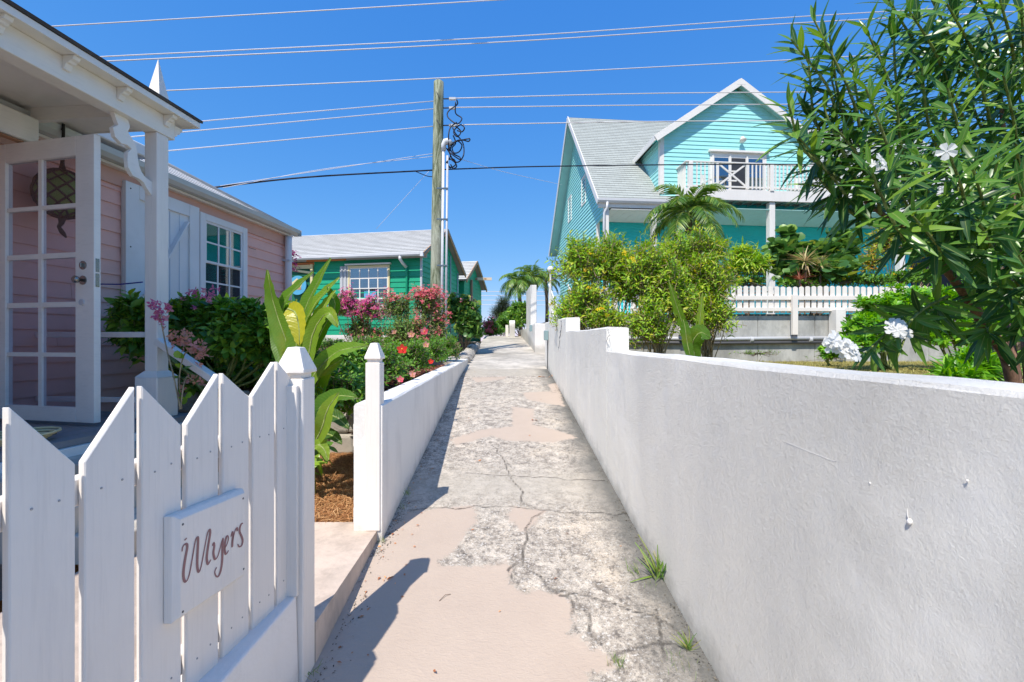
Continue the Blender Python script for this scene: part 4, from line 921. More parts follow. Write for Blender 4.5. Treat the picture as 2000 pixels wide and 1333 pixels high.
# lower front wall behind the porch and its ceiling
ffr = lambda a, z, h: (a, yW - h, z)
siding(ffr, lambda z: (xs_, 13.5), zFloor, zc - .02, .128 * TS, TEAL_SHADE, th, seed=6)
for k in range(44):
    x0 = xs_ + .02 + k * .31
    MB(TF).box(x0, x0 + .302, (-.36 if x0 > 2.35 * TS else -.0) * TS, yW - .02, zc - .022 - (0 if x0 > 2.35 * TS else 0), zc).build('ceiling_board', TEALS if x0 > 2.3 * TS else W_TRIM, th)
MB(TF).box(xs_ - .03, xs_ + .08, yW - .05, yW + .05, zFloor, zc - .03).build('corner_board', W_TRIM, th)
# front beam and gutter of the left roof
MB(TF).box(.02, 3.3 * TS, -.02, .10, zEave - .26, zEave - .12).build('porch_beam', W_TRIM, th)
prof = [(-.02, -.12), (-.10, -.12), (-.14, -.06), (-.15, .02), (-.135, .02), (-.125, -.05), (-.09, -.105), (-.03, -.105), (-.03, .02), (-.02, .02)]
MB(TF).prism([(-.03, y, zEave + z) for y, z in prof], (3.3 * TS, 0, 0)).build('gutter', GUTW, th)
pipe(th, 'downspout', GUTW, [(.26 * TS, -.08, zEave - .1), (.26 * TS, -.08, zEave - .28), (.20 * TS, .02, zEave - .45), (.20 * TS, .04, zFloor)], .045)
shingles(th, (0, -.02, zEave), (17, -.02, zEave), (0, sr, zRid), (17, sr, zRid), 44, SH_T, step=.012)
shingles(th, (17, sback + .02, zEave), (0, sback + .02, zEave), (17, sr, zRid), (0, sr, zRid), 44, SH_T, step=.012)
for a, b_ in (((-.02, -.06, zEave - .10), (-.02, sr, zRid - .06)), ((-.02, sr, zRid - .06), (-.02, sback + .06, zEave - .10))): bar(th, 'rake_board', W_TRIM, a, b_, .035, .20)
for a, b_ in (((.22, .05, zEave - .13), (.22, sr, zRid - .20)), ((.22, sr, zRid - .20), (.22, sback - .05, zEave - .13))): bar(th, 'rake_soffit', TEALS, a, b_, .42, .02)
# windows of the gable wall
for yc, nm in ((3.05, 0), (5.35, 1)):
    window(fl_, (yc - .24) * TS, (yc + .24) * TS, zS(6.62), zS(7.56), th, cas=.07, cols=2, rows=1, meet=False, h=.03)
# porch posts
px_posts = [(.266 * TS, .05), (1.75 * TS, .05)]
for x, y in px_posts: MB(TF).box(x - .085, x + .085, y - .085 + .05, y + .085 + .05, zFloor, zEave - .262).build('porch_post', W_TRIM, th, bevel=.008)
yB = -.42 * TS                        # front of the balcony
zD = zS(6.04); zDb = zS(5.72)
def tx(px, s, ):                      # local x of a pixel column at local unscaled depth s
    u = (px - 1000) / F; t = (u * (13 + s) - 2.57 + .09 * s) / (1 - .09 * u); return t * TS
xB0 = tx(1343, -.42); xB1 = 12.6
for px_ in (1510, 1765):
    x = tx(px_, -.36); MB(TF).box(x - .10, x + .10, yB + .06, yB + .26, zFloor, zDb - .01).build('porch_post', W_TRIM, th, bevel=.008)
bal = MB(TF).box(xB0 - .08, xB1, yB, yB + .05, zDb, zD).build('balcony_fascia', W_TRIM, th, bevel=.006)
MB(TF).box(xB0 - .08, xB0 - .03, yB + .052, .46, zDb, zD).build('balcony_fascia', W_TRIM, th, bevel=.006)
MB(TF).box(xB0 - .03, xB1, yB + .052, .9, zDb + .09, zDb + .14).build('balcony_deck', W_TRIM, th)
for k in range(26): MB(TF).box(xB0 + .1 + k * .36, xB0 + .14 + k * .36, yB + .06, .6, zDb + .02, zDb + .089).build('joist', TEALS, th)
zR_ = zD + .93
rl = MB(TF).box(xB0 - .06, xB1, yB - .02, yB + .09, zR_ - .04, zR_).build('balcony_railing', W_TRIM, th, bevel=.004)
MB(TF).box(xB0 - .0, xB1, yB + .01, yB + .06, zD + .07, zD + .12).build('bottom_rail', W_TRIM, rl)
MB(TF).box(xB0 - .06, xB0 + .05, yB + .092, .46, zR_ - .04, zR_).build('side_rail', W_TRIM, rl)
for k in range(6): MB(TF).box(xB0 - .02, xB0 + .02, yB + .14 + k * .10, yB + .17 + k * .10, zD + .02, zR_ - .042).build('baluster', W_TRIM, rl)
posts = [tx(1350, -.42), tx(1509, -.42), tx(1690, -.42)]
for x in posts: MB(TF).box(x - .07, x + .07, yB - .03, yB + .11, zD - .02, zR_ - .041).build('newel', W_TRIM, rl, bevel=.005)
x = xB0 + .2; cxm = tx(1432, -.42); cxh = .52; bm = bpy.data.meshes.new('baluster')
bproto = None
while x < xB1:
    if not (abs(x - cxm) < cxh) and all(abs(x - p) > .11 for p in posts):
        if bproto is None: bproto = MB(TF).box(x - .022, x + .022, yB - .012, yB + .018, zD + .02, zR_ - .041).build('baluster', W_TRIM, rl); x00 = x
        else: link('baluster', bproto.data, rl, TF @ Matrix.Translation((x - x00, 0, 0)))
    x += .142
yq = yB + .035
for a, b_ in (((cxm - cxh + .04, yq, zD + .14), (cxm + cxh - .04, yq, zR_ - .06)), ((cxm - cxh + .04, yq + .002, zR_ - .06), (cxm + cxh - .04, yq + .002, zD + .14))): bar(rl, 'crossed_brace', W_TRIM, a, b_, .03, .06)
for s in (-1, 1):
    bar(rl, 'centre_frame', W_TRIM, (cxm - .16, yq - .003, (zD + zR_) / 2 + s * .16), (cxm + .16, yq - .003, (zD + zR_) / 2 + s * .16), .03, .05)
    MB(TF).box(cxm + s * cxh - .025, cxm + s * cxh + .025, yB - .01, yB + .06, zD + .02, zR_ - .041).build('baluster', W_TRIM, rl)
# dormer: gable front at s=.35, overhanging roof to s=0
sD = .20; xl_ = tx(1290, sD); apx = tx(1447, .0); xrr = apx + (apx - xl_)
zDe = zpx(266, 13.2) - .03; zDa = zpx(158, 13.45) - .02
exl = tx(1280, .0); exr = 2 * apx - exl; dsl = (zDa - zDe) / (apx - exl)
fd = lambda a, z, h: (a, sD * TS - h, z)
def dspan(z):
    top = lambda zz: (zz - zDe) / dsl
    if z < zDe + .2: return (xl_, xrr)
    t = top(z + .12); lo = max(xl_, exl + t); hi = 2 * apx - lo
    return (lo, hi) if hi > lo else None
siding(fd, dspan, zDb + .1, zDa - .28, .128 * TS, TEAL, th, seed=9)
g = MB(TF); yy_ = sD * TS + .012
g.prism([(xl_, yy_, zD - .4), (xrr, yy_, zD - .4), (xrr, yy_, zDe + .1), (apx, yy_, zDa - .2), (xl_, yy_, zDe + .1)], (0, .06, 0)); g.build('dormer_core', TEAL_SHADE, th)
fcheek = lambda a, z, h: (xl_ - h, a, z)
def cspan(z):
    hi = (z - zEave) / slope + .15
    return (sD * TS, max(sD * TS + .05, hi)) if hi > sD * TS else None
siding(fcheek, cspan, zEave + .5, zDe + .05, .128 * TS, TEAL, th, seed=10)
MB(TF).box(xl_ - .02, xl_ + .13, sD * TS - .03, sD * TS - .0175, zD, zDe + .16).build('corner_board', W_TRIM, th)
MB(TF).box(xl_ - .03, xl_ - .0175, sD * TS - .03, sD * TS + .10, zD, zDe + .0).build('corner_board', W_TRIM, th)
sint = (zDe - zEave) / slope
sri = (zDa - zEave) / slope
shingles(th, (exl, -.03, zDe), (exl, sint + .1, zDe), (apx, -.03, zDa), (apx, sri + .1, zDa), 24, SH_T, step=.012)
shingles(th, (exr, sint + .1, zDe), (exr, -.03, zDe), (apx, sri + .1, zDa), (apx, -.03, zDa), 24, SH_T, step=.012)
for s in (1, -1):
    e = exl if s == 1 else exr
    bar(th, 'rake_board', W_TRIM, (e, -.045, zDe - .10), (apx, -.045, zDa - .085), .035, .22)
    bar(th, 'rake_soffit', TEALS if s == -1 else TEAL_SHADE, (e + s * .05, .24, zDe - .10), (apx, .24, zDa - .125), .52, .02)
MB(TF).box(exl - .03, exl + .005, -.03, sint + .0, zDe - .17, zDe + .03).build('eave_board', W_TRIM, th)
g = MB(TF); g.prism([(apx - .16, -.0655, zDa - .19), (apx + .16, -.0655, zDa - .19), (apx + .16, -.0655, zDa - .08), (apx, -.0655, zDa + .035), (apx - .16, -.0655, zDa - .08)], (0, .04, 0)); g.build('rake_cap', W_TRIM, th)
# balcony doors
d0, d1 = tx(1392, sD), tx(1492, sD); zdt = zpx(298, 13.45); dw = (d1 - d0) / 3
fbox(fd, d0 - .17, d1 + .17, zdt + .02, zdt + .09, .0, .13, TF).build('door_head', W_TRIM, th, bevel=.005)
dr = fbox(fd, d0 - .10, d1 + .10, zDb + .15, zdt + .018, .0, .035, TF).build('balcony_door', W_TRIM, th)
for k in range(3):
    a0 = d0 + k * dw + .055; a1 = d0 + (k + 1) * dw - .055
    fbox(fd, a0, a1, zDb + .3, zdt - .16, .036, .040, TF).build('pane', GLASSW if k != 1 else DARK, dr)
    fbox(fd, a0, a1, zDb + .3, zdt - .16, .0355, .0358, TF).build('backing', DARK, dr)
    fbox(fd, d0 + k * dw - .03, d0 + k * dw + .03, zDb + .16, zdt - .02, .0361, .06, TF).build('frame', W_TRIM, dr)
c = Vector((tx(1446, sD), sD * TS - .16, zpx(272, 13.45))); g = MB(TF)
g.tube([c + Vector((0, .14, .07)), c + Vector((0, .06, .09)), c + Vector((0, .0, .06)), c, c + Vector((0, -.03, -.06))], [.02, .03, .05, .09, .12], 12); g.build('wall_lamp', W_TRIM, th, smooth=True)
# lower right: window band and right wing seen under the balcony
window(ffr, tx(1438, 1.4), tx(1500, 1.4), zFloor + .9, zFloor + 2.45, th, cas=.10, cols=2, rows=1, meet=False)
window(ffr, tx(1300, 1.4), tx(1352, 1.4), zFloor + .5, zFloor + 2.3, th, cas=.10, cols=2, rows=1, meet=False)
# lower porch railing
for z0, z1 in ((.85, .92), (.08, .14)): MB(TF).box(.05, xB0 - .2, -.02, .05, zFloor + z0, zFloor + z1).build('porch_rail', W_TRIM, th)
bp = None; x = .12
while x < xB0 - .3:
    if bp is None: bp = MB(TF).box(x, x + .04, -.01, .03, zFloor + .141, zFloor + .849).build('porch_baluster', W_TRIM, th); x00 = x
    else: link('porch_baluster', bp.data, th, TF @ Matrix.Translation((x - x00, 0, 0)))
    x += .13
MB(TF).box(-.2, xB1, -.5, yW, 2.0, zFloor - .01).build('porch_floor', W_TRIM, th)
# outside stair at the left corner
stair = thing('outdoor_stair', 'white wooden stair and handrail at the left corner of the turquoise house', 'stair', TF)
for k in range(7): MB(TF).box(-.62, .28, 4.2 + k * .27, 4.5 + k * .27, 2.15 + k * .17, 2.2 + k * .17).build('tread', W_TRIM, stair)
for x in (-.64, .30):
    bar(stair, 'stringer', W_TRIM, (x, 4.1, 2.1), (x, 6.1, 3.36), .05, .22); bar(stair, 'handrail', W_TRIM, (x, 4.1, 3.0), (x, 6.1, 4.26), .05, .08)
    for k in range(9): MB(TF).box(x - .02, x + .02, 4.2 + k * .22, 4.24 + k * .22, 2.25 + k * .139, 3.05 + k * .139).build('baluster', W_TRIM, stair)
# balcony chairs
def chair(M, label):
    t = thing('balcony_chair', label, 'chair', M, group='white chairs on the balcony')
    MB(M).box(-.25, .25, -.25, .25, .40, .43).build('seat', W_TRIM, t)
    for k in range(5): MB(M).box(-.24 + k * .10, -.17 + k * .10, .24, .27, .44, .95).build('back_slat', W_TRIM, t)
    for x in (-.23, .20):
        for y in (-.24, .21): MB(M).box(x, x + .04, y, y + .04, 0, .399).build('leg', W_TRIM, t)
        MB(M).box(x - .02, x + .06, -.25, .24, .62, .65).build('arm', W_TRIM, t)
chair(TF @ Matrix.Translation((tx(1395, -.1), .0, zDb + .145)) @ Matrix.Rotation(.3, 4, 'Z'), 'white slatted chair behind the crossed railing panel of the balcony')
chair(TF @ Matrix.Translation((tx(1560, -.1), .0, zDb + .145)) @ Matrix.Rotation(-.4, 4, 'Z'), 'white slatted chair on the balcony to the right of the middle newel post')
# ------------------------------------------------------------------ garden retaining wall, scalloped picket fence, pipes
rt = thing('retaining_wall', 'stained grey concrete retaining wall below the white picket fence', 'wall', (6, 9.35, 1.08))
x = 1.6
while x < 9.6:
    x1 = x + 1.22; MB().box(x, x1 - .008, 9.30, 9.60, .9, 2.07 + .002 * math.sin(x * 3)).build('wall_panel', GCONC, rt, bevel=.008); x = x1
pf = thing('scalloped_fence', 'white picket fence with wavy top standing on the grey retaining wall', 'fence', (6, 9.28, 2.1))
Yf = 9.22; pk = None; k = 0; x = 2.6
while x < 8.9:
    zt_ = 2.665 + .022 * abs(math.sin((x - 2.6) * 1.9)) ; w2 = .048
    g = MB(); g.prism([(x - w2, Yf, 2.12), (x + w2, Yf, 2.12), (x + w2, Yf, zt_ - .012), (x + w2 * .3, Yf, zt_ + .012), (x - w2 * .3, Yf, zt_ + .012), (x - w2, Yf, zt_ - .012)], (0, .02, 0)); g.build('picket', W_FENCE, pf)
    x += .131
for z0, z1 in ((2.40, 2.485), (2.16, 2.235)): MB().box(2.5, 9.0, Yf - .035, Yf - .001, z0, z1).build('rail', W_FENCE, pf, bevel=.003)
for px_ in (1551, 1705, 1330, 1200):
    c = (px_ - 1000) / F * (Yf - .06); MB().box(c - .055, c + .055, Yf - .11, Yf - .037, 1.66, 2.50).build('fence_post', W_FENCE, pf, bevel=.004); MB().box(c - .045, c + .045, Yf - .10, Yf - .04, 1.62, 1.655).build('post_foot', DGREY, pf)
pp = thing('grey_pipes', 'pair of dark grey pipes strapped along the retaining wall', 'pipe', (5, 9.25, 1.5))
for dz_, r0 in ((0, .042), (-.085, .034)):
    MB().tube([(1.7, 9.25, 1.60 + dz_), (4.2, 9.25, 1.57 + dz_), (7.4, 9.25, 1.60 + dz_)], r0, 10).build('pipe', DGREY if dz_ else PVC, pp, smooth=True)
for x in (2.4, 3.7, 5.05, 6.3): MB().tube([(x, 9.25, 1.56), (x + .06, 9.25, 1.56)], .062, 10).build('pipe_clamp', PVC, pp)
MB().box(6.75, 6.95, 9.05, 9.28, 1.09, 2.2).build('pier', SMOOTHB, rt, bevel=.01)
# small white gate pier far up the lane, chimney etc.
gpz = P(1001, 662, 18.2); t = thing('far_gate_pier', 'small white gate pier with sloping top at the crest of the lane', 'post', (gpz.x, gpz.y, gpz.z - .2))
MB().hexa([(gpz.x - .13, 18.1, 1.3), (gpz.x + .10, 18.1, 1.3), (gpz.x + .10, 18.4, 1.3), (gpz.x - .13, 18.4, 1.3), (gpz.x - .13, 18.1, 2.28), (gpz.x + .10, 18.1, 2.28), (gpz.x + .10, 18.4, 2.40), (gpz.x - .13, 18.4, 2.40)]).build('pier', SMOOTHB, t)
for k in range(5): MB().box(gpz.x - .3, gpz.x - .18, 18.7 + k * .35, 18.8 + k * .35, 1.4, 2.22 - .03 * k).build('picket', W_FENCE, t)
# lamp globe by the stair
c = P(1075, 527, 16); t = thing('garden_lamp', 'white globe lamp on a thin pole by the corner of the turquoise house', 'lamp', (c.x, c.y, 2.1))
MB().tube([(c.x, c.y, 2.1), (c.x, c.y, c.z - .15)], .035, 8).build('pole', W_TRIM, t); MB().ball(c, .12, 12, 8).build('globe', W_TRIM, t, smooth=True)
# ------------------------------------------------------------------ utility pole and wires
PY = 10.5; top = P(857, 162, PY); bot = P(851, 660, PY)
pole = thing('utility_pole', 'weathered greenish wooden utility pole with two conduits and tangled black cable', 'utility pole', (bot.x, PY, 1.0))
n = 14; pts = [bot.lerp(top, k / n) for k in range(n + 1)]; pts[0].z = .9
g = MB(); g.tube(pts + [top + Vector((0, 0, .03))], [.150 - .030 * k / n for k in range(n + 1)] + [.085], 18); g.build('pole_shaft', POLE, pole, smooth=True)
for (x0, r0, yt, mt) in ((866, .032, 292, GUTW), (874, .026, 305, PVC)):
    a = P(x0, yt, PY - .19); b_ = P(x0 - 4, 655, PY - .19); b_.z = 1.0
    MB().tube([b_, a], r0, 12).build('conduit', mt, pole, smooth=True)
a = P(868, 282, PY - .19)
MB().tube([a + Vector((-.02, 0, -.16)), a + Vector((-.02, 0, -.02)), a + Vector((.02, 0, .05)), a + Vector((.09, 0, .06)), a + Vector((.16, 0, -.0))], [.055, .06, .075, .085, .06], 12).build('weatherhead', GUTW, pole, smooth=True)
for y in (370, 430, 520): 
    c = P(862, y, PY - .17); MB().box(c.x - .1, c.x + .16, c.y - .06, c.y - .02, c.z - .015, c.z + .015).build('conduit_strap', METAL, pole)
for y in (185, 238):
    c = P(855, y, PY - .135); MB().tube([c + Vector((-.03, 0, .06)), c, c + Vector((.035, -.0, -.07))], .008, 5).build('step_bolt', DGREY, pole)
r_ = random.Random(21); g = MB()
TANGLE = [[(892, 196), (893, 205), (876, 218), (875, 230), (893, 243), (902, 232), (890, 222), (890, 200)], [(892, 240), (880, 250), (876, 268), (878, 300), (892, 318), (905, 305), (904, 280), (890, 262), (884, 250)],
 [(890, 247), (900, 258), (893, 268), (886, 258), (898, 245), (907, 250), (903, 258), (893, 256)], [(878, 290), (890, 278), (905, 274), (917, 272), (915, 277), (900, 274), (885, 280), (878, 296)], [(876, 285), (884, 300), (898, 308), (897, 312), (880, 300), (875, 292)],
 [(872, 290), (880, 305), (873, 318), (880, 328), (890, 322), (886, 312), (874, 314), (872, 322), (880, 330)], [(885, 265), (890, 280), (883, 290), (888, 300), (898, 296), (902, 284), (892, 276), (884, 284)], [(880, 312), (888, 318), (892, 326), (885, 330), (880, 322)]]
for T in TANGLE:
    pts = [P(x, y, PY - .15 + r_.uniform(-.12, .12)) for x, y in T]; g.tube(smooth_curve(pts, 5), .0155, 5)
g.build('tangled_cable', WIREB, pole, smooth=True)
for y in (194, 212, 246):
    a = P(866, y, PY); b_ = P(884, y - .5, PY); MB().tube([a, b_], .016, 6).build('insulated_tail', WIREB, pole); c = P(883, y, PY); MB().box(c.x - .07, c.x + .09, c.y - .03, c.y + .03, c.z - .025, c.z + .025).build('splice_clamp', PVC, pole)
def wire(label, pts, r, mt, sag=0, grp='overhead wires'):
    a = [P(*p) for p in pts]; a = smooth_curve(a, 8) if len(a) > 2 else [a[0].lerp(a[1], k / 14) - Vector((0, 0, sag * 4 * (k / 14) * (1 - k / 14))) for k in range(15)]
    tag(MB().tube(a, r, 6).build('overhead_wire', mt, smooth=True, origin=tuple(a[0])), label, 'wire', grp)
wire('highest pale wire crossing the sky at the top left', [(-60, 62, 20), (985, 0, 22), (1300, -22, 23)], .026, WIREW)
wire('upper wire of the close pair crossing the whole sky', [(60, 122, 20), (195, 112, 20), (1000, 72, 23), (1540, 35, 25), (2050, 5, 27)], .028, WIREW)
wire('lower wire of the close pair crossing the whole sky', [(60, 130, 20), (200, 121, 20), (1000, 82, 23), (1540, 47, 25), (2050, 20, 27)], .030, WIREW)
wire('single pale wire passing just above the pole top', [(150, 187, 20), (325, 178, 20), (870, 153, 22), (1560, 117, 25), (2050, 88, 27)], .028, WIREW)
for y1, y0_, nm in ((198, 242, 'top'), (213, 260, 'middle'), (247, 294, 'lowest')):
    wire('%s of the three pale wires running left from the pole top' % nm, [(852, y1, PY), (345, y0_, 7.6 if y0_ < 290 else 7.4), (200, y0_ + 14, 7.0)], .010, WIREW, grp='three wires left of the pole')
for y1, y0_, yz, nm in ((193, 183, 180, 'top'), (211, 206, 204, 'middle'), (245, 238, 236, 'lowest')):
    wire('%s of the three pale wires running right from the pole top' % nm, [(884, y1, PY), (1300, y0_, 11.6), (1750, yz, 12.8)], .013, WIREW, grp='three wires right of the pole')
wire('black cable running left from mid pole to behind the pink roof', [(850, 333, PY), (600, 347, 9.4), (400, 369, 8.6)], .018, WIREB)
wire('dark cable running right from mid pole across the turquoise house', [(866, 332, PY), (1060, 326, 11.2), (1400, 322, 12.0), (1700, 322, 13)], .016, WIREB)
wire('thin pale service wire left of the pole, just above the black cable', [(850, 300, PY), (430, 364, 8.7)], .006, WIREW)
wire('second thin pale service wire left of the pole', [(850, 306, PY), (640, 330, 9.6), (435, 368, 8.7)], .006, WIREW)
wire('slack thin wire from the cable knot towards the turquoise gable', [(900, 312, PY), (990, 338, 12), (1098, 362, 16.2)], .006, WIREW)
wire('faint thin guy wire slanting down left of the pole', [(838, 335, PY), (735, 448, 11)], .004, WIREW)
g = MB(); pts = [P(812, 336, PY), P(835, 345, PY), P(850, 346, PY)]; g.tube(smooth_curve(pts, 5), .01, 5); g.build('slack_loop', WIREB, pole)
for k, y in enumerate((570, 578, 587, 596)): wire(['highest', 'second', 'third', 'lowest'][k] + ' of the far wires low over the end of the lane', [(900, y, 60), (1100, y + 1, 60)], .035, WIREW, grp='far wires at the end of the lane')
# ------------------------------------------------------------------ leaves and plants
def leaf_proto(L=1, Wd=.3, rows=4, fold=.25, droop=.15, peak=.45, tip=.02):
    v = []; rib = []
    for i in range(rows + 1):
        t = i / rows
        if t < peak: wv = math.sin(math.pi / 2 * (t / peak)) ** .8 if t > 0 else .08
        else: wv = max(tip / max(Wd, .01), math.cos(math.pi / 2 * ((t - peak) / (1 - peak))) ** .85)
        hw = Wd / 2 * wv; z = -droop * t * t
        v += [(-hw, t * L, z + hw * fold), (0, t * L, z), (hw, t * L, z + hw * fold)]; rib += [0, 1, 0]
    q = []
    for i in range(rows): b = i * 3; q += [(b, b + 1, b + 4, b + 3), (b + 1, b + 2, b + 5, b + 4)]
    return np.array(v), np.array(q), np.array(rib, float)
def round_proto(n=8, r=.5):
    v = [(0, r, -.05)]; 
    for k in range(n): a = 2 * math.pi * k / n - math.pi / 2 + math.pi / n; v.append((r * math.cos(a), r + r * math.sin(a), .08 * math.cos(2 * a)))
    q = [(0, 1 + k, 1 + (k + 1) % n, 1 + (k + 2) % n) for k in range(0, n, 2)]
    return np.array(v), np.array(q), np.array([1.] + [0] * n)
def bract_proto():
    v = []; q = []
    for k in range(3):
        a = k * 2 * math.pi / 3; c, s = math.cos(a), math.sin(a)
        for x, y, z in ((0, 0, 0), (.32, .35, .18), (0, .9, .30), (-.32, .35, .18)): v.append((x * c - y * s, x * s + y * c, z))
        b = 4 * k; q.append((b, b + 1, b + 2, b + 3))
    return np.array(v), np.array(q), np.zeros(12)
def petal_proto(n=5, w=.42):
    v = []; q = []
    for k in range(n):
        a = k * 2 * math.pi / n; c, s = math.cos(a), math.sin(a)
        for x, y, z in ((0, .04, 0), (w * .55, .45, .10), (w * .7, .85, .06), (0, 1.0, -.02), (-w * .5, .85, .12), (-w * .45, .45, .10)): v.append((x * c - y * s, x * s + y * c, z))
        b = 6 * k; q += [(b, b + 1, b + 2, b + 3), (b, b + 3, b + 4, b + 5)]
    return np.array(v), np.array(q), np.zeros(6 * n)
def frames(d, up):
    d = d / (np.linalg.norm(d, axis=1, keepdims=True) + 1e-9)
    x = np.cross(d, up); x /= (np.linalg.norm(x, axis=1, keepdims=True) + 1e-9); z = np.cross(x, d)
    return np.stack([x, d, z], -1)       # columns
def leaves(parent, proto, pos, d, up, size, mt, name='leaf', n_obj=0, seed=0, wvar=.15, massname='foliage'):
    """n_obj nearest leaves become objects of their own, the rest one joined mesh"""
    if len(pos) == 0: return
    r = np.random.default_rng(seed); v, q, rib = proto; Fm = frames(d, up); N = len(pos)
    M0 = np.array(WM[parent]); o = M0[:3, 3]
    order = np.argsort(-size / np.linalg.norm(pos - np.array([0, 0, H]), axis=1)); near, rest = order[:n_obj], order[n_obj:]
    if len(near):
        protos = []
        for k in range(4):
            vv = v * np.array([1 + r.uniform(-wvar, wvar), 1, 1]); vv[:, 0] += .05 * (k - 1.5) * vv[:, 1] ** 2
            me = fast_mesh(name, vv, q, {'rib': rib}); me.materials.append(mt); me.polygons.foreach_set('use_smooth', [True] * len(q)); protos.append(me)
        for j, i in enumerate(near):
            M = Matrix.Identity(4); f = Fm[i] * size[i]
            for a in range(3):
                for b in range(3): M[a][b] = f[a, b]
                M[a][3] = pos[i, a]
            link(name, protos[j % 4], parent, M)
    if len(rest):
        s = size[rest]; sx_ = s * (1 + r.uniform(-wvar, wvar, len(rest)))
        vv = np.einsum('nij,nkj->nki', Fm[rest], v[None] * np.stack([sx_, s, s], -1)[:, None, :]) + (pos[rest] - o)[:, None, :]
        Rinv = M0[:3, :3].T; vv = vv @ Rinv.T
        k = len(v); qq = (q[None] + (np.arange(len(rest)) * k)[:, None, None]).reshape(-1, 4)
        me = fast_mesh(massname, vv.reshape(-1, 3), qq, {'lv': np.repeat(r.random(len(rest)), k), 'rib': np.tile(rib, len(rest))}); me.materials.append(mt)
        me.polygons.foreach_set('use_smooth', [True] * len(qq))
        tag(link(massname, me, parent), kind='stuff')
def fasttubes(parent, segs, mt, name, stuff=True, n=4):
    """segs: list of (p, q, r0, r1)"""
    if not segs: return
    a = np.array([s[0] for s in segs]); b = np.array([s[1] for s in segs]); r0 = np.array([s[2] for s in segs]); r1 = np.array([s[3] for s in segs])
    up = np.where(np.abs((b - a)[:, 2:3]) > .8 * np.linalg.norm(b - a, axis=1, keepdims=True), [[1., 0, 0]], [[0, 0, 1.]]); Fm = frames(b - a, up)
    ang = np.arange(n) * 2 * np.pi / n; c = np.cos(ang)[None, :, None] * Fm[:, None, :, 0] + np.sin(ang)[None, :, None] * Fm[:, None, :, 2]
    v = np.concatenate([a[:, None] + c * r0[:, None, None], b[:, None] + c * r1[:, None, None]], 1) - np.array(WM[parent])[:3, 3]
    q = np.array([(k, (k + 1) % n, n + (k + 1) % n, n + k) for k in range(n)]); qq = (q[None] + (np.arange(len(segs)) * 2 * n)[:, None, None]).reshape(-1, 4)
    me = fast_mesh(name, v.reshape(-1, 3), qq); me.materials.append(mt); me.polygons.foreach_set('use_smooth', [True] * len(qq))
    o = link(name, me, parent); return tag(o, kind='stuff') if stuff else o
LANCE = leaf_proto(1, .17, 5, .3, .12, .45); OVATE = leaf_proto(1, .5, 4, .3, .2, .4); NARROW = leaf_proto(1, .30, 3, .3, .2, .4)
ELLIP = leaf_proto(1, .42, 4, .25, .12, .5); TINY = leaf_proto(1, .5, 2, .3, .15, .5); SPAT = leaf_proto(1, .40, 3, .2, .1, .68); BLADE = leaf_proto(1, .05, 4, .2, .35, .3); ROUND = round_proto()
BRACT = bract_proto(); PETAL5 = petal_proto(); NEEDLE = leaf_proto(1, .04, 2, .1, .2, .4)
def unit(v): return v / (np.linalg.norm(v, axis=-1, keepdims=True) + 1e-9)
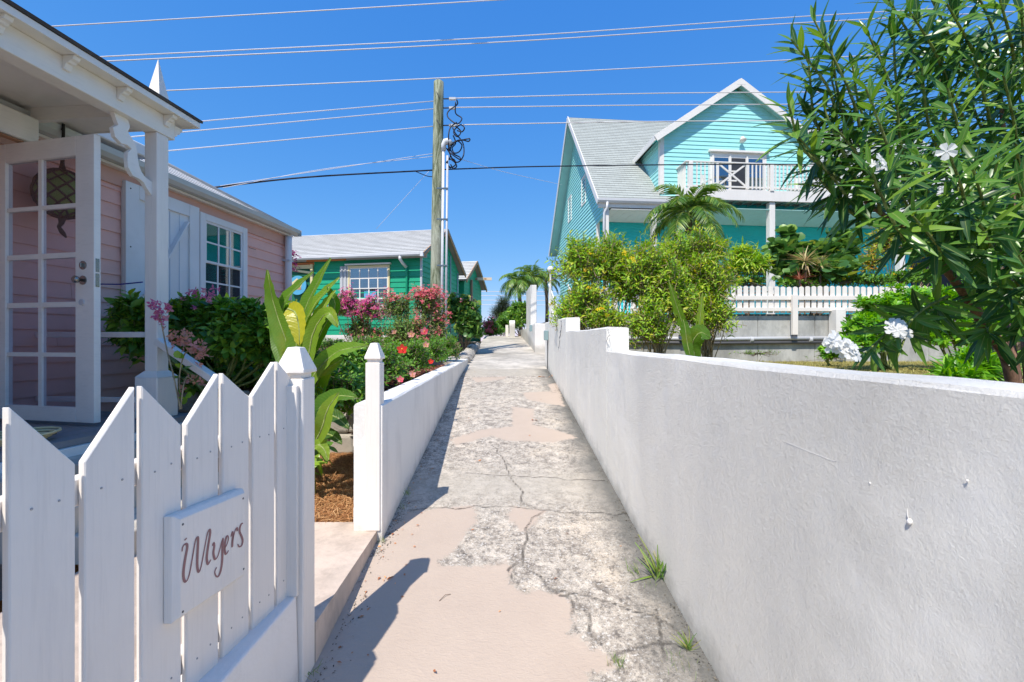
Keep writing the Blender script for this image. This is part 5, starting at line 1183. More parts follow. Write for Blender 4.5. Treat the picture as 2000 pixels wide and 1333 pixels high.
def shrub(name, label, cat, base, blobs, proto, size, tips, per, mt, stem=BARK, n_obj=0, flowers=(), seed=0, group=None, twig=.22, up=.35, limbs=3, limb_r=.018, whorl=False, gap=.0, th=None, shell=.55, zmin=None):
    r = np.random.default_rng(seed); t = th or thing(name, label, cat, Vector(base), group); base = np.array(base, float)
    vol = np.array([b[3] * b[4] * b[5] for b in blobs]) ** .67; vol /= vol.sum()
    P0 = []; D0 = []; U0 = []; S0 = []; segs = []; FT = []
    ph = r.uniform(0, 6, 6)
    for b, share in zip(blobs, vol):
        c = np.array(b[:3]); rad = np.array(b[3:6]); n = max(3, int(tips * share)); lim = []
        for k in range(limbs):
            e = c + unit(r.normal(size=3)) * rad * r.uniform(.1, .5); mid = base * .45 + e * .55 + r.normal(0, .05, 3) + np.array([0, 0, -.05]); bb = base + np.array([r.normal(0, .05), r.normal(0, .05), 0])
            segs += [(bb, mid, limb_r, limb_r * .7), (mid, e, limb_r * .7, limb_r * .4)]; lim.append(e)
        for k in range(n):
            dr = unit(r.normal(size=3)); 
            if dr[2] < -.5: dr[2] *= -1
            lump = .82 + .22 * math.sin(5 * dr[0] + ph[0]) * math.cos(4 * dr[2] + ph[1]) + .12 * math.sin(9 * dr[1] + ph[2])
            if gap and math.sin(7 * dr[0] + ph[3]) * math.sin(6 * dr[2] + ph[4]) > 1 - gap: continue
            rr = r.uniform(shell, 1.0) * lump; tip = c + dr * rad * rr; out = unit(dr / rad * rad.mean() * .8 + np.array([0, 0, up]) + r.normal(0, .35, 3))
            if zmin is not None and tip[2] < zmin: continue
            tl = twig * r.uniform(.6, 1.3); st = tip - out * tl
            segs.append((st, tip, .0045 if size > .05 else .003, .002))
            if r.random() < .5:
                e = lim[r.integers(len(lim))]; segs.append((e, st, .007, .004))
            side = unit(np.cross(out, r.normal(size=3))); side2 = np.cross(out, side); a0 = r.uniform(0, 6.28)
            for j in range(per):
                f = 1 - (j / per) * (.45 if whorl else .95); p = st + out * tl * f; a = a0 + j * 2.4
                rad_d = side * math.cos(a) + side2 * math.sin(a); el = r.uniform(.35, .9) * (1.0 if j > 1 else 1.6)
                d = rad_d + out * el + np.array([0, 0, -.1]) ; P0.append(p); D0.append(d); nn = out * .7 - rad_d * .3 + r.normal(0, .18, 3); nn[2] += .55; U0.append(nn); S0.append(size * r.uniform(.65, 1.2) * (.75 if j == 0 else 1))
            FT.append((tip, out))
    fasttubes(t, segs, stem, 'branches')
    leaves(t, proto, np.array(P0), np.array(D0), np.array(U0), np.array(S0), mt, 'leaf', n_obj, seed)
    for fi, (fmt, fproto, fsize, frac, cl, sel, fobj) in enumerate(flowers):
        Pq = []; Dq = []; Uq = []; Sq = []
        for tip, out in FT:
            if sel is not None and not sel(tip): continue
            if r.random() > frac: continue
            for k in range(cl):
                o = r.normal(size=3); Pq.append(tip + out * fsize * .5 + o * fsize * (.9 if cl > 1 else .1)); nn = unit(out + .6 * unit(o) + np.array([-.2, -.6, .3])); Uq.append(nn); Dq.append(np.cross(nn, r.normal(size=3))); Sq.append(fsize * r.uniform(.7, 1.25))
        if Pq: leaves(t, fproto, np.array(Pq), np.array(Dq), np.array(Uq), np.array(Sq), fmt, 'flower', fobj, seed + fi, massname='blossoms')
    return t
def B(px_, py_, Y, rpx, rpy, ry=None):
    c = P(px_, py_, Y); rx = rpx / F * Y; rz = rpy / F * Y; return (c.x, c.y, c.z, rx, ry or rx * .8, rz)
# ---- left garden
def G(px_, Y, z): return ((px_ - 1000) / F * Y, Y, z)
shrub('flowering_hedge', 'dense broad leaved green bush with pink and peach blossoms under the pink house window', 'bush', G(430, 4.4, 1.0),
      [B(478, 660, 4.15, 84, 84, .30), B(420, 655, 4.7, 90, 84, .30), (B(365, 650, 4.7, 75, 78, .25)), B(540, 670, 4.3, 46, 84, .3), B(262, 645, 4.0, 60, 85, .15), B(410, 740, 4.7, 130, 75, .35)], OVATE, .118, 1450, 9, L_HEDGE, n_obj=280, seed=3, twig=.20, limbs=4, stem=STEMG,
      flowers=[(F_RED, PETAL5, .04, .012, 1, lambda p: p[0] > -2.75 and p[2] < 1.6, 6)])
bg_ = thing('bougainvillea', 'thin bougainvillea stems with pink and faded peach bracts leaning on the porch post', 'plant', P(345, 800, 3.3))
r = np.random.default_rng(5); segs = []; Pq = []; Dq = []; Uq = []; Sq = []; Pm = []
for x, y, n, s, kind in ((306, 597, 12, .030, 0), (312, 618, 22, .030, 0), (325, 600, 6, .028, 0), (345, 655, 12, .032, 1), (362, 660, 10, .032, 1), (378, 680, 14, .034, 1), (393, 690, 12, .036, 1), (385, 700, 8, .034, 1), (377, 745, 8, .038, 1), (330, 604, 5, .028, 0), (350, 670, 9, .03, 1), (360, 583, 3, .03, 0), (372, 568, 2, .03, 0), (384, 576, 5, .03, 0), (396, 567, 3, .03, 0), (400, 585, 3, .03, 0), (377, 602, 4, .03, 0), (412, 576, 4, .03, 0), (425, 566, 3, .03, 0), (403, 590, 3, .03, 0)):
    c = np.array(P(x, y, 3.42 if kind or x < 340 else 3.9)); 
    for k in range(n):
        nn = unit(r.normal(size=3) + np.array([0, -.6, .4])); (Pq if kind == 0 else Pm).append((c + r.normal(0, s * (.8 if n > 6 else .45), 3), nn, s * r.uniform(.9, 1.4)))
for lst, mt in ((Pq, F_PNK), (Pm, F_PEA)):
    pos = np.array([p for p, _, _ in lst]); u_ = np.array([n_ for _, n_, _ in lst]); leaves(bg_, BRACT, pos, np.cross(u_, r.normal(size=u_.shape)), u_, np.array([s for _, _, s in lst]), mt, 'bract', 0, 1, massname='bracts')
for path in ([(352, 800, 3.3), (340, 740, 3.3), (325, 680, 3.4), (312, 615, 3.42)], [(355, 800, 3.35), (350, 740, 3.35), (362, 690, 3.4), (385, 690, 3.42)], [(352, 800, 3.3), (362, 740, 3.35), (378, 745, 3.42)]):
    cv = smooth_curve([P(*p) for p in path], 4)
    for a, b_ in zip(cv, cv[1:]): segs.append((np.array(a), np.array(b_), .006, .006))
fasttubes(bg_, segs, STEMY, 'stems')
lp = np.array([P(350 + r.uniform(-14, 14), y, 3.35) for y in (710, 735, 770, 780, 700, 720, 790, 690, 768)]); leaves(bg_, ROUND, lp, r.normal(size=lp.shape), np.array([[0, -.6, .8]] * len(lp)) + r.normal(0, .3, lp.shape), np.full(len(lp), .06), L_HEDGE, 'leaf', 9)
# big leaved banana like plant by the end of the fence
def blade(parent, pts, wd, up, name='leaf', ragged=0, fold=.25, mt=None, seed=0, tipk=.5):
    r = random.Random(seed); wd *= 1.15; cv = smooth_curve([Vector(p) for p in pts], 7); m = len(cv); vs = []; ac = []; al = []; K = 5; up = (Vector(up).normalized() + Vector((-.05, -.9, .15))); L = sum((b - a).length for a, b in zip(cv, cv[1:])); s = 0
    for i, p in enumerate(cv):
        t = i / (m - 1); d = (cv[min(i + 1, m - 1)] - cv[max(i - 1, 0)]).normalized(); x = d.cross(up).normalized(); nn = x.cross(d)
        pf_ = math.sin(math.pi * min(1, (t * .93 + .07)) ** .8) ** .55 if t < 1 else 0; hw = max(.004, wd * pf_)
        for k in range(-K, K + 1):
            f = k / K; rg = (1 - ragged * r.random()) if abs(k) == K else 1
            vs.append(p + x * hw * f * rg + nn * (hw * abs(f) * fold + .006 * math.sin(i * 2.1 + k) * abs(f))); ac.append(abs(f)); al.append(s)
        if i < m - 1: s += (cv[i + 1] - p).length
    n = 2 * K + 1; q = []
    for i in range(m - 1):
        for k in range(n - 1):
            if ragged and (i % 3 == 2) and r.random() < ragged and (k < 3 or k > n - 5): continue
            q.append((i * n + k, i * n + k + 1, (i + 1) * n + k + 1, (i + 1) * n + k))
    o = np.array(WM[parent])[:3, 3]
    me = fast_mesh(name, np.array(vs) - o, np.array(q), {'across': ac, 'along': al}); me.materials.append(mt or BANANA); me.polygons.foreach_set('use_smooth', [True] * len(q)); lf = link(name, me, parent)
    g = MB(); g.tube(cv[::3] + [cv[-1]], [.007 * (1 - .8 * k / (m // 3 + 1)) + .001 for k in range(len(cv[::3]) + 1)], 5); g.build('midrib', STEMG, lf, smooth=True)
    return lf
ban = thing('banana_plant', 'large bright green banana leaved plant spreading over the left bed by the fence', 'plant', P(612, 880, 3.3))
BL = [([(590, 800, 3.4), (566, 690, 3.5), (536, 600, 3.55), (522, 528, 3.5)], .070, (-.3, -.6, .3)), ([(590, 800, 3.4), (548, 660, 3.6), (556, 590, 3.6), (612, 532, 3.55)], .07, (-.4, -.5, .8)),
      ([(600, 790, 3.3), (578, 680, 3.4), (598, 600, 3.4), (646, 505, 3.35)], .075, (-.7, -.7, .5)), ([(600, 790, 3.4), (585, 680, 3.5), (612, 600, 3.5), (663, 543, 3.5)], .06, (-.5, -.5, .8)),
      ([(600, 790, 3.3), (590, 690, 3.4), (620, 620, 3.4), (655, 568, 3.4)], .055, (-.3, -.4, .9)), ([(562, 604, 3.06), (577, 612, 3.03), (584, 640, 3.0), (585, 676, 2.98)], .060, (-.2, -1, .5)),
      ([(600, 790, 3.2), (606, 745, 3.2), (655, 690, 3.15), (719, 676, 3.1)], .065, (0, -.6, .8)), ([(605, 800, 3.3), (600, 740, 3.3), (640, 720, 3.2), (672, 700, 3.2)], .07, (.3, -.6, .7)),
      ([(605, 800, 3.5), (598, 720, 3.6), (612, 660, 3.6), (640, 620, 3.6)], .06, (.2, -.8, .5)), ([(600, 720, 3.3), (612, 650, 3.3), (640, 612, 3.25), (660, 640, 3.2)], .05, (.2, -.8, .5)), ([(604, 700, 3.5), (632, 640, 3.5), (655, 600, 3.5), (640, 560, 3.5)], .05, (.1, -.8, .5)), ([(608, 860, 3.2), (622, 800, 3.15), (660, 775, 3.1), (698, 778, 3.05)], .06, (.1, -.5, .9)),
      ([(606, 860, 3.2), (625, 815, 3.1), (655, 815, 3.05), (682, 838, 3.0)], .05, (.1, -.4, .9)), ([(606, 880, 3.2), (622, 850, 3.1), (650, 852, 3.05), (668, 868, 3.0)], .04, (.1, -.4, .9)),
      ([(604, 840, 3.3), (612, 770, 3.35), (630, 730, 3.35), (650, 700, 3.35)], .08, (.3, -.9, .4)), ([(598, 820, 3.4), (575, 740, 3.5), (570, 690, 3.5), (590, 650, 3.5)], .075, (-.2, -.9, .4)),
      ([(590, 820, 3.5), (560, 720, 3.7), (556, 660, 3.7), (580, 585, 3.7)], .06, (-.1, -.9, .6)), ([(607, 880, 3.1), (628, 840, 2.98), (640, 800, 2.95), (662, 768, 2.95)], .05, (.4, -.6, .7)),
      ([(606, 900, 3.1), (618, 870, 3.0), (634, 880, 2.98), (640, 902, 2.95)], .035, (.1, -.4, .9))]
for k, (pts, wd, up) in enumerate(BL): blade(ban, [P(*p) for p in pts], wd, up, seed=k, fold=.3, mt=BANANAY if k == 5 else BANANAD if k in (7, 8, 12, 13) else None)
g = MB(); a = P(608, 895, 3.25); a.z = .38; g.tube([a, P(603, 800, 3.3), P(595, 700, 3.4)], [.035, .03, .018], 8); g.build('stalk', STEMG, ban, smooth=True)
for px_, Y, zz in ((560, 3.6, .5), (625, 3.5, .38), (600, 3.0, .38)):
    pass
shrub('low_shrub', 'low leafy green plant at the foot of the banana plant', 'plant', (-1.55, 3.3, .38), [(-1.62, 3.25, .62, .3, .3, .22), (-1.9, 3.5, .7, .4, .35, .4)], ELLIP, .14, 60, 5, L_HEDGE, n_obj=60, seed=77, twig=.15, stem=STEMG)
# bougainvilleas and hedge in front of the green cottage
shrub('bougainvillea', 'magenta bougainvillea bush in front of the green cottage window', 'bush', G(700, 10.8, 1.1), [B(672, 603, 10.6, 42, 38), B(722, 610, 10.6, 40, 34), B(700, 645, 10.8, 40, 32), B(735, 655, 10.6, 24, 24)], TINY, .085, 620, 6, L_DULL, seed=11, twig=.28, limbs=6, limb_r=.014, stem=STEMY,
      flowers=[(F_MAG, BRACT, .046, .6, 6, lambda p: p[2] > 2.0 and math.sin(p[0] * 9) + math.cos(p[2] * 8) > -1.1, 0), (F_COR, BRACT, .042, .12, 3, lambda p: p[2] < 2.1, 0)])
shrub('bougainvillea', 'coral flowered loose bougainvillea hedge between the green cottage and the planter wall', 'bush', G(815, 8.9, 1.1), [B(775, 600, 8.9, 42, 34), B(835, 595, 8.9, 46, 42), B(800, 650, 8.7, 60, 48), B(855, 640, 8.9, 30, 46), B(765, 660, 8.7, 24, 34)], NARROW, .085, 900, 6, L_DULL, seed=12, twig=.30, limbs=8, limb_r=.010, stem=STEMY, up=.6,
      flowers=[(F_COR, BRACT, .042, .5, 6, lambda p: p[2] > 2.38, 0), (F_COR, BRACT, .040, .20, 6, lambda p: p[0] > -1.95 and p[2] < 2.38, 0)])
shrub('sea_grape_bush', 'round leaved sea grape bush spilling over the kerb at the left of the upper lane', 'bush', G(905, 11.2, 1.3), [B(905, 612, 11.3, 38, 38), B(918, 640, 11.0, 32, 36), B(885, 610, 11.4, 26, 36)], ROUND, .15, 430, 6, L_GRAPE, seed=13, n_obj=60, twig=.28, flowers=[(F_PNK, BRACT, .05, .05, 6, lambda p: p[2] > 2.2, 0)])
shrub('hibiscus_hedge', 'low clipped hedge with orange and red hibiscus behind the planter wall', 'hedge', (-1.45, 5, 1.1), [(-1.48, 4.5, 1.27, .52, .6, .30), (-1.36, 5.5, 1.31, .46, .65, .31), (-1.26, 6.6, 1.35, .38, .75, .32), (-1.20, 7.8, 1.38, .34, .75, .33), (-1.56, 3.6, 1.14, .45, .5, .28)], TINY, .055, 2000, 9, L_SMALL, seed=14, n_obj=0, twig=.14, limbs=5, limb_r=.008, shell=.4)
shrub('hibiscus_bush', 'broader leaved hibiscus bush with red flower at the near end of the planter', 'bush', (-1.40, 3.9, .9), [(-1.42, 3.75, 1.05, .32, .42, .38), (-1.55, 4.3, 1.2, .4, .4, .36), (-1.85, 4.6, 1.2, .4, .4, .3)], OVATE, .075, 300, 8, L_SMALL, seed=15, n_obj=200, twig=.16, limbs=4, limb_r=.008, stem=STEMG)
def flower(parent_label, x, y, Y, s, mt, cat='flower', name='hibiscus_flower', nrm=(.1, -1, .45), center=F_YEL, grp='hibiscus flowers in the planter'):
    c = P(x, y, Y); t = thing(name, parent_label, cat, c, group=grp); n = Vector(nrm).normalized(); M = n.to_track_quat('Z', 'Y').to_matrix().to_4x4(); M.translation = c; r = random.Random(x)
    for k in range(5):
        v, q, rb = leaf_proto(1, .75, 3, .15, -.35, .6, .3); me = fast_mesh('petal', v * s, q, {'lv': [.3] * len(v)}); me.materials.append(mt)
        link('petal', me, t, M @ Matrix.Rotation(k * 1.2566 + r.uniform(-.15, .15), 4, 'Z') @ Matrix.Rotation(r.uniform(.05, .35), 4, 'X'))
    g = MB(M); g.tube([(0, 0, 0), (0, 0, s * .7)], [s * .06, s * .1], 6); g.build('stamen', center, t)
    return t
for lab, x, y, Y, s, mt in (('large red hibiscus flower low in the planter hedge', 786, 685, 4.1, .055, F_RED), ('bright pink hibiscus flower just above the hedge, near the utility pole', 829, 650, 4.9, .055, F_COR), ('pale peach hibiscus flower left of the bright pink one', 803, 655, 4.8, .045, F_PEA), ('orange hibiscus bud flower on the hedge top beside the wall', 842, 708, 4.6, .034, F_RED),
                            ('peach hibiscus flower in the middle of the hedge', 832, 675, 4.9, .042, F_PEA), ('small orange hibiscus flower hanging over the planter wall', 782, 743, 3.75, .034, F_COR), ('pale peach flower at the wall edge right of the small orange one', 806, 733, 3.9, .034, F_PEA), ('faded pink hibiscus flower at the left end of the hedge', 770, 650, 5.2, .036, F_PEA)):
    flower(lab, x, y, Y, s, mt)
shrub('ground_cover', 'low light green ground cover in front of the green cottage base', 'ground cover', G(680, 9.4, 1.05), [B(640, 672, 9.4, 60, 16, .4), B(720, 668, 9.4, 50, 14, .4), B(600, 690, 8.4, 50, 16, .4)], TINY, .06, 420, 6, L_SMALL, seed=16, twig=.14, limbs=2, limb_r=.006)
shrub('purple_bougainvillea', 'dark purple bougainvillea sprays at the corner of the pink house', 'plant', G(568, 8.4, 1.1), [B(567, 500, 8.3, 9, 9), B(566, 530, 8.3, 8, 12)], TINY, .05, 24, 3, L_DULL, seed=17, twig=.1, limbs=1, limb_r=.008, flowers=[(F_BUR, BRACT, .045, 1, 6, None, 0)])
# far end of the lane
def tree(name, label, base, blobs, proto, size, tips, per, mt, **kw): return shrub(name, label, 'tree', base, blobs, proto, size, tips, per, mt, **kw)
shrub('far_bush', 'mixed green bushes with a red flowering spray left of the lane crest', 'bush', G(975, 22, 1.2), [B(985, 640, 22, 30, 28), B(960, 645, 21, 22, 24), B(1005, 620, 23, 22, 34)], TINY, .15, 1000, 6, L_SMALL, seed=20, twig=.3, flowers=[(F_COR, BRACT, .09, .6, 4, lambda p: p[0] < -.95, 0)])
shrub('dark_far_shrub', 'dark green rounded shrub beside the white wall screen', 'bush', G(1018, 19, 1.6), [B(1024, 618, 17.5, 18, 36), B(1004, 630, 19, 16, 28)], ELLIP, .15, 420, 6, L_HEDGE, seed=21, twig=.3)
tree('feathery_tree', 'grey green feathery casuarina top far beyond the lane crest', G(985, 27, 1.2), [B(983, 600, 27, 14, 24), B(972, 612, 27, 14, 16), B(996, 612, 27, 12, 16)], NEEDLE, .45, 260, 12, L_CAS, seed=22, twig=.5, up=1.0)
def palm(label, base, top, L, n, seed, group=None, trunk_r=.09, droop=1.0, leaf=.30, stiff=.6):
    t = thing('palm_tree', label, 'tree', Vector(base), group); r = random.Random(seed); a, b_ = Vector(base), Vector(top); m = (a + b_) / 2 + Vector((.08, 0, 0)); cv = smooth_curve([a, m, b_], 5)
    g = MB(); g.tube(cv, [trunk_r * (1.15 - .35 * k / len(cv)) for k in range(len(cv))], 10); g.build('trunk', BARK, t, smooth=True)
    for i in range(n):
        az = i * 2.399 + r.uniform(-.2, .2); k = i / n; el = R(80 - 95 * k + r.uniform(-8, 8)); Lf = L * r.uniform(.85, 1.1) * (.75 + .25 * min(1, 2 * k + .3)); hd = Vector((math.cos(az), math.sin(az), 0)); p = b_.copy(); d = hd * math.cos(el) + Vector((0, 0, math.sin(el))); cur = [p.copy()]; N = 10
        for j in range(N):
            p = p + d * Lf / N; d = (d + Vector((0, 0, -.13 * droop * (1 + .18 * j)))).normalized(); cur.append(p.copy())
        pos = []; dd = []; uu = []; ss = []; segn = 26
        for j in range(segn):
            f = .12 + .88 * j / (segn - 1); x = f * N; i0 = min(int(x), N - 1); q = cur[i0].lerp(cur[i0 + 1], x - i0); dn = (cur[i0 + 1] - cur[i0]).normalized(); sd = dn.cross(Vector((0, 0, 1)));
            sd = sd.normalized() if sd.length > .05 else Vector((hd.y, -hd.x, 0)); nn = sd.cross(dn)
            for s in (-1, 1):
                v = sd * s * .9 + dn * (.65 + r.uniform(-.15, .15)) + Vector((0, 0, -.55 * droop + .2)) + nn * .25; pos.append(q); dd.append(v); uu.append(nn + sd * s * .3); ss.append(leaf * math.sin(math.pi * (.15 + .8 * f)) ** .6 * r.uniform(.85, 1.1))
        fr_ = thing_part('frond', t, cur, .012); leaves(fr_, LEAFLET, np.array(pos), np.array(dd), np.array(uu), np.array(ss), L_PALM, 'leaflet', 0, seed * 50 + i, massname='leaflets')
    g = MB(); g.tube([b_ - Vector((0, 0, .35)), b_ + Vector((0, 0, .1))], [trunk_r * .9, trunk_r * .7], 8); g.build('crownshaft', STEMG, t, smooth=True)
    return t
LEAFLET = leaf_proto(1, .11, 3, .3, .3, .35)
def thing_part(name, parent, cur, rad):
    g = MB(); g.tube(cur[::2], [rad * (1 - .7 * k / len(cur[::2])) for k in range(len(cur[::2]))], 5); return g.build(name, STEMG, parent, smooth=True)
c = P(1345, 420, 11.6); palm('bushy green palm in front of the turquoise balcony', (c.x - .05, 11.6, 2.1), tuple(c), 1.50, 26, 4, trunk_r=.085, leaf=.44, droop=1.0)
c = P(1012, 552, 24); palm('palm with a drooping frond at the lane end, left of the white screen', G(1016, 24, 1.5), tuple(c), 1.35, 16, 5, group='palms at the end of the lane', trunk_r=.11, leaf=.5, droop=1.2)
c = P(1040, 545, 26); palm('middle palm behind the tall white wall screen', G(1042, 26, 1.5), tuple(c), 1.5, 15, 6, group='palms at the end of the lane', trunk_r=.11, leaf=.5)
c = P(1066, 548, 28); palm('palm half hidden behind the corner of the turquoise house', G(1066, 28, 1.5), tuple(c), 1.4, 14, 7, group='palms at the end of the lane', trunk_r=.11, leaf=.5)
# ---- right garden
yb = dict(proto=NARROW, size=.085, mt=L_YEL, stem=STEMY, twig=.30, limbs=8, limb_r=.014, up=.5, shell=.35)
def ybush(label, base, blobs, tips, seed, sel=None):
    blobs = [(*b[:3], b[3] * 1.3, b[4] * 1.25, b[5] * 1.22) for b in blobs]
    return shrub('yellow_bells_bush', label, 'bush', base, blobs, yb['proto'], yb['size'], int(tips * 3.4), 8, yb['mt'], stem=STEMY, twig=.30, limbs=8, limb_r=.010, up=.5, shell=.25, seed=seed, group='yellow bells bushes behind the right wall', gap=.10,
      flowers=[(F_YEL, PETAL5, .038, .010, 2, None, 0)])
ybush('leftmost yellow green flowering bush with bare pale branches behind the stepped wall', G(1175, 7.0, 1.09), [B(1140, 515, 7.0, 62, 60), B(1195, 515, 7.2, 60, 62), B(1145, 595, 6.9, 62, 62), B(1225, 555, 7.1, 50, 70), B(1120, 615, 6.8, 44, 40), B(1190, 625, 6.8, 55, 32)], 700, 31)
ybush('middle yellow green bush in front of the turquoise porch', G(1285, 6.7, 1.09), [B(1262, 535, 6.8, 58, 68), B(1300, 575, 6.7, 60, 70), B(1265, 635, 6.6, 50, 50), B(1310, 520, 7.2, 50, 56)], 640, 32)
ybush('tallest yellow flowering bush below the palm, right of the young banana', G(1385, 7.4, 1.09), [B(1370, 500, 7.4, 60, 52), B(1385, 560, 7.3, 60, 60), B(1392, 620, 7.2, 50, 52), B(1350, 600, 7.3, 56, 60), B(1335, 540, 7.5, 46, 56)], 740, 33)
yb2 = thing('young_banana', 'young ragged banana plant with torn leaves behind the stepped wall', 'plant', G(1352, 5.2, 1.09))
blade(yb2, [P(*p) for p in ((1350, 700, 5.2), (1338, 650, 5.2), (1322, 600, 5.15), (1306, 548, 5.1))], .06, (-.5, -.8, .1), ragged=.5, seed=1, fold=.15)
blade(yb2, [P(*p) for p in ((1358, 700, 5.3), (1364, 660, 5.3), (1368, 615, 5.3), (1372, 572, 5.3))], .055, (.2, -1, .1), ragged=.35, seed=2, fold=.1)
blade(yb2, [P(*p) for p in ((1358, 705, 5.2), (1352, 672, 5.15), (1368, 650, 5.1), (1388, 662, 5.1))], .10, (.3, -1, .2), seed=3, fold=.1)
blade(yb2, [P(*p) for p in ((1350, 705, 5.1), (1342, 670, 5.1), (1338, 640, 5.1), (1334, 625, 5.1))], .05, (-.2, -1, .1), seed=4, fold=.1)
g = MB(); a = P(1354, 700, 5.2); a.z = 1.08; g.tube([a, P(1352, 690, 5.2), P(1352, 660, 5.2)], [.04, .03, .015], 8); g.build('stalk', STEMG, yb2, smooth=True)
shrub('sea_grape', 'sea grape shrub with large round leaves behind the white picket fence', 'bush', G(1590, 10.4, 2.12), [B(1545, 500, 10.4, 52, 34), B(1625, 500, 10.4, 46, 36), B(1590, 530, 10.1, 80, 28), B(1540, 465, 10.5, 20, 20), B(1640, 470, 10.5, 30, 20)], ROUND, .24, 330, 5, L_GRAPE, seed=40, n_obj=280, twig=.34, up=.6, limbs=5)
def rosette(name, label, cat, c, L, n, mt, seed, w=1.0, group=None, base=None):
    t = thing(name, label, cat, Vector(base or c), group); r = np.random.default_rng(seed); d = unit(r.normal(size=(n, 3)) + np.array([0, -.1, .5])); pos = np.tile(np.array(c), (n, 1)) + d * .02
    leaves(t, leaf_proto(1, .07 * w, 4, .3, .28, .3), pos, d, np.tile([[0, .1, 1.]], (n, 1)) + r.normal(0, .1, (n, 3)), np.full(n, L) * r.uniform(.7, 1.1, n), mt, 'leaf', min(n, 60), seed)
    if base: g = MB(); g.tube([base, c], .02, 6); g.build('stem', BARK, t)
    return t
rosette('dracaena', 'spiky straw coloured dracaena with pinkish leaves, left of its twin', 'plant', tuple(P(1572, 512, 9.7)), .42, 60, L_DRAC, 50, group='dracaenas behind the picket fence', base=G(1572, 9.7, 2.12))
rosette('dracaena', 'smaller spiky dracaena to the right of the straw coloured one', 'plant', tuple(P(1602, 520, 9.7)), .30, 46, L_DRAC, 51, group='dracaenas behind the picket fence', base=G(1602, 9.7, 2.12))
rosette('dracaena', 'low reddish dracaena just behind the pickets', 'plant', tuple(P(1562, 548, 9.6)), .28, 40, leafmat('reddish blade', [(0, (.18, .04, .03)), (1, (.36, .16, .10))], .2), 52, group='dracaenas behind the picket fence', base=G(1562, 9.6, 2.12))
shrub('croton_shrub', 'yellow green strap leaved shrub between the yellow bells and the sea grape', 'bush', G(1460, 9.9, 2.12), [B(1452, 505, 9.9, 42, 34), B(1478, 520, 9.8, 34, 30), B(1430, 530, 9.9, 30, 26)], leaf_proto(1, .16, 3, .3, .3, .5), .20, 190, 8, L_YEL, seed=41, n_obj=120, twig=.25)
shrub('terrace_plants', 'low mixed greenery along the top of the retaining wall', 'plants', G(1600, 9.8, 2.12), [B(1450, 550, 9.75, 60, 14, .15), B(1560, 555, 9.75, 70, 12, .15), B(1680, 548, 9.8, 80, 18, .3), B(1780, 545, 9.9, 60, 22, .3)], ELLIP, .10, 460, 6, L_SMALL, seed=42, twig=.16, limbs=1, flowers=[(F_YEL, PETAL5, .05, .02, 1, None, 0)])
shrub('vine_bush', 'tall yellow and orange hanging vine right of the sea grape', 'vine', G(1745, 11.5, 2.12), [B(1735, 480, 11.5, 50, 55), B(1790, 460, 11.5, 50, 60), B(1700, 520, 11.3, 34, 34), B(1840, 500, 11.5, 60, 60)], NARROW, .13, 650, 7, L_VINE, seed=43, twig=.35, up=-.3, limbs=4)
for k, (lab, x, bl, tips) in enumerate((('bright green naupaka shrub in front of the picket fence end', 1735, [B(1730, 608, 6.7, 62, 42), B(1790, 596, 6.9, 66, 46), B(1695, 640, 6.5, 50, 32), B(1690, 668, 6.4, 66, 32)], 420),
        ('large naupaka shrub right of the first, behind the oleander branch', 1870, [B(1860, 600, 6.8, 70, 56), B(1930, 620, 6.6, 70, 56), B(1850, 660, 6.3, 70, 38)], 380), ('small round naupaka shrub alone beside the retaining wall', 1622, [B(1622, 690, 7.6, 26, 17)], 60),
        ('naupaka shrub at the right edge of the picture under the oleander trunk', 1990, [B(1990, 650, 5.4, 60, 50), B(2060, 640, 5.4, 60, 60)], 180))):
    shrub('naupaka_shrub', lab, 'bush', G(x, bl[0][1], 1.09), bl, SPAT, .10, tips, 12, L_NAU, seed=60 + k, n_obj=120, twig=.16, whorl=True, group='naupaka shrubs in the right garden', stem=STEMG, limbs=3, zmin=1.1)
shrub('grassy_plant', 'bright narrow leaved plant at the foot of the oleander trunk', 'plant', G(1900, 4.4, 1.09), [B(1900, 720, 4.4, 55, 45), B(1860, 735, 4.3, 40, 30)], LANCE, .20, 70, 9, L_NAU, seed=66, n_obj=120, twig=.2, stem=STEMG, zmin=1.1)
tree('dark_background_tree', 'dark leafy tree standing behind the oleander at the right edge', G(1960, 8.6, 1.09), [B(1965, 420, 8.6, 110, 120), B(2060, 300, 8.6, 120, 160), B(2050, 540, 8.2, 80, 90)], ELLIP, .16, 560, 8, L_DARK, seed=67, twig=.4, limbs=5, limb_r=.05)
shrub('weedy_plants', 'dry small weeds at the foot of the retaining wall', 'weeds', G(1480, 9.0, 1.09), [B(1480, 690, 9.0, 60, 8, .1), B(1650, 697, 9.0, 80, 7, .1)], NARROW, .05, 90, 5, L_DULL, seed=68, twig=.1, limbs=1, limb_r=.004)
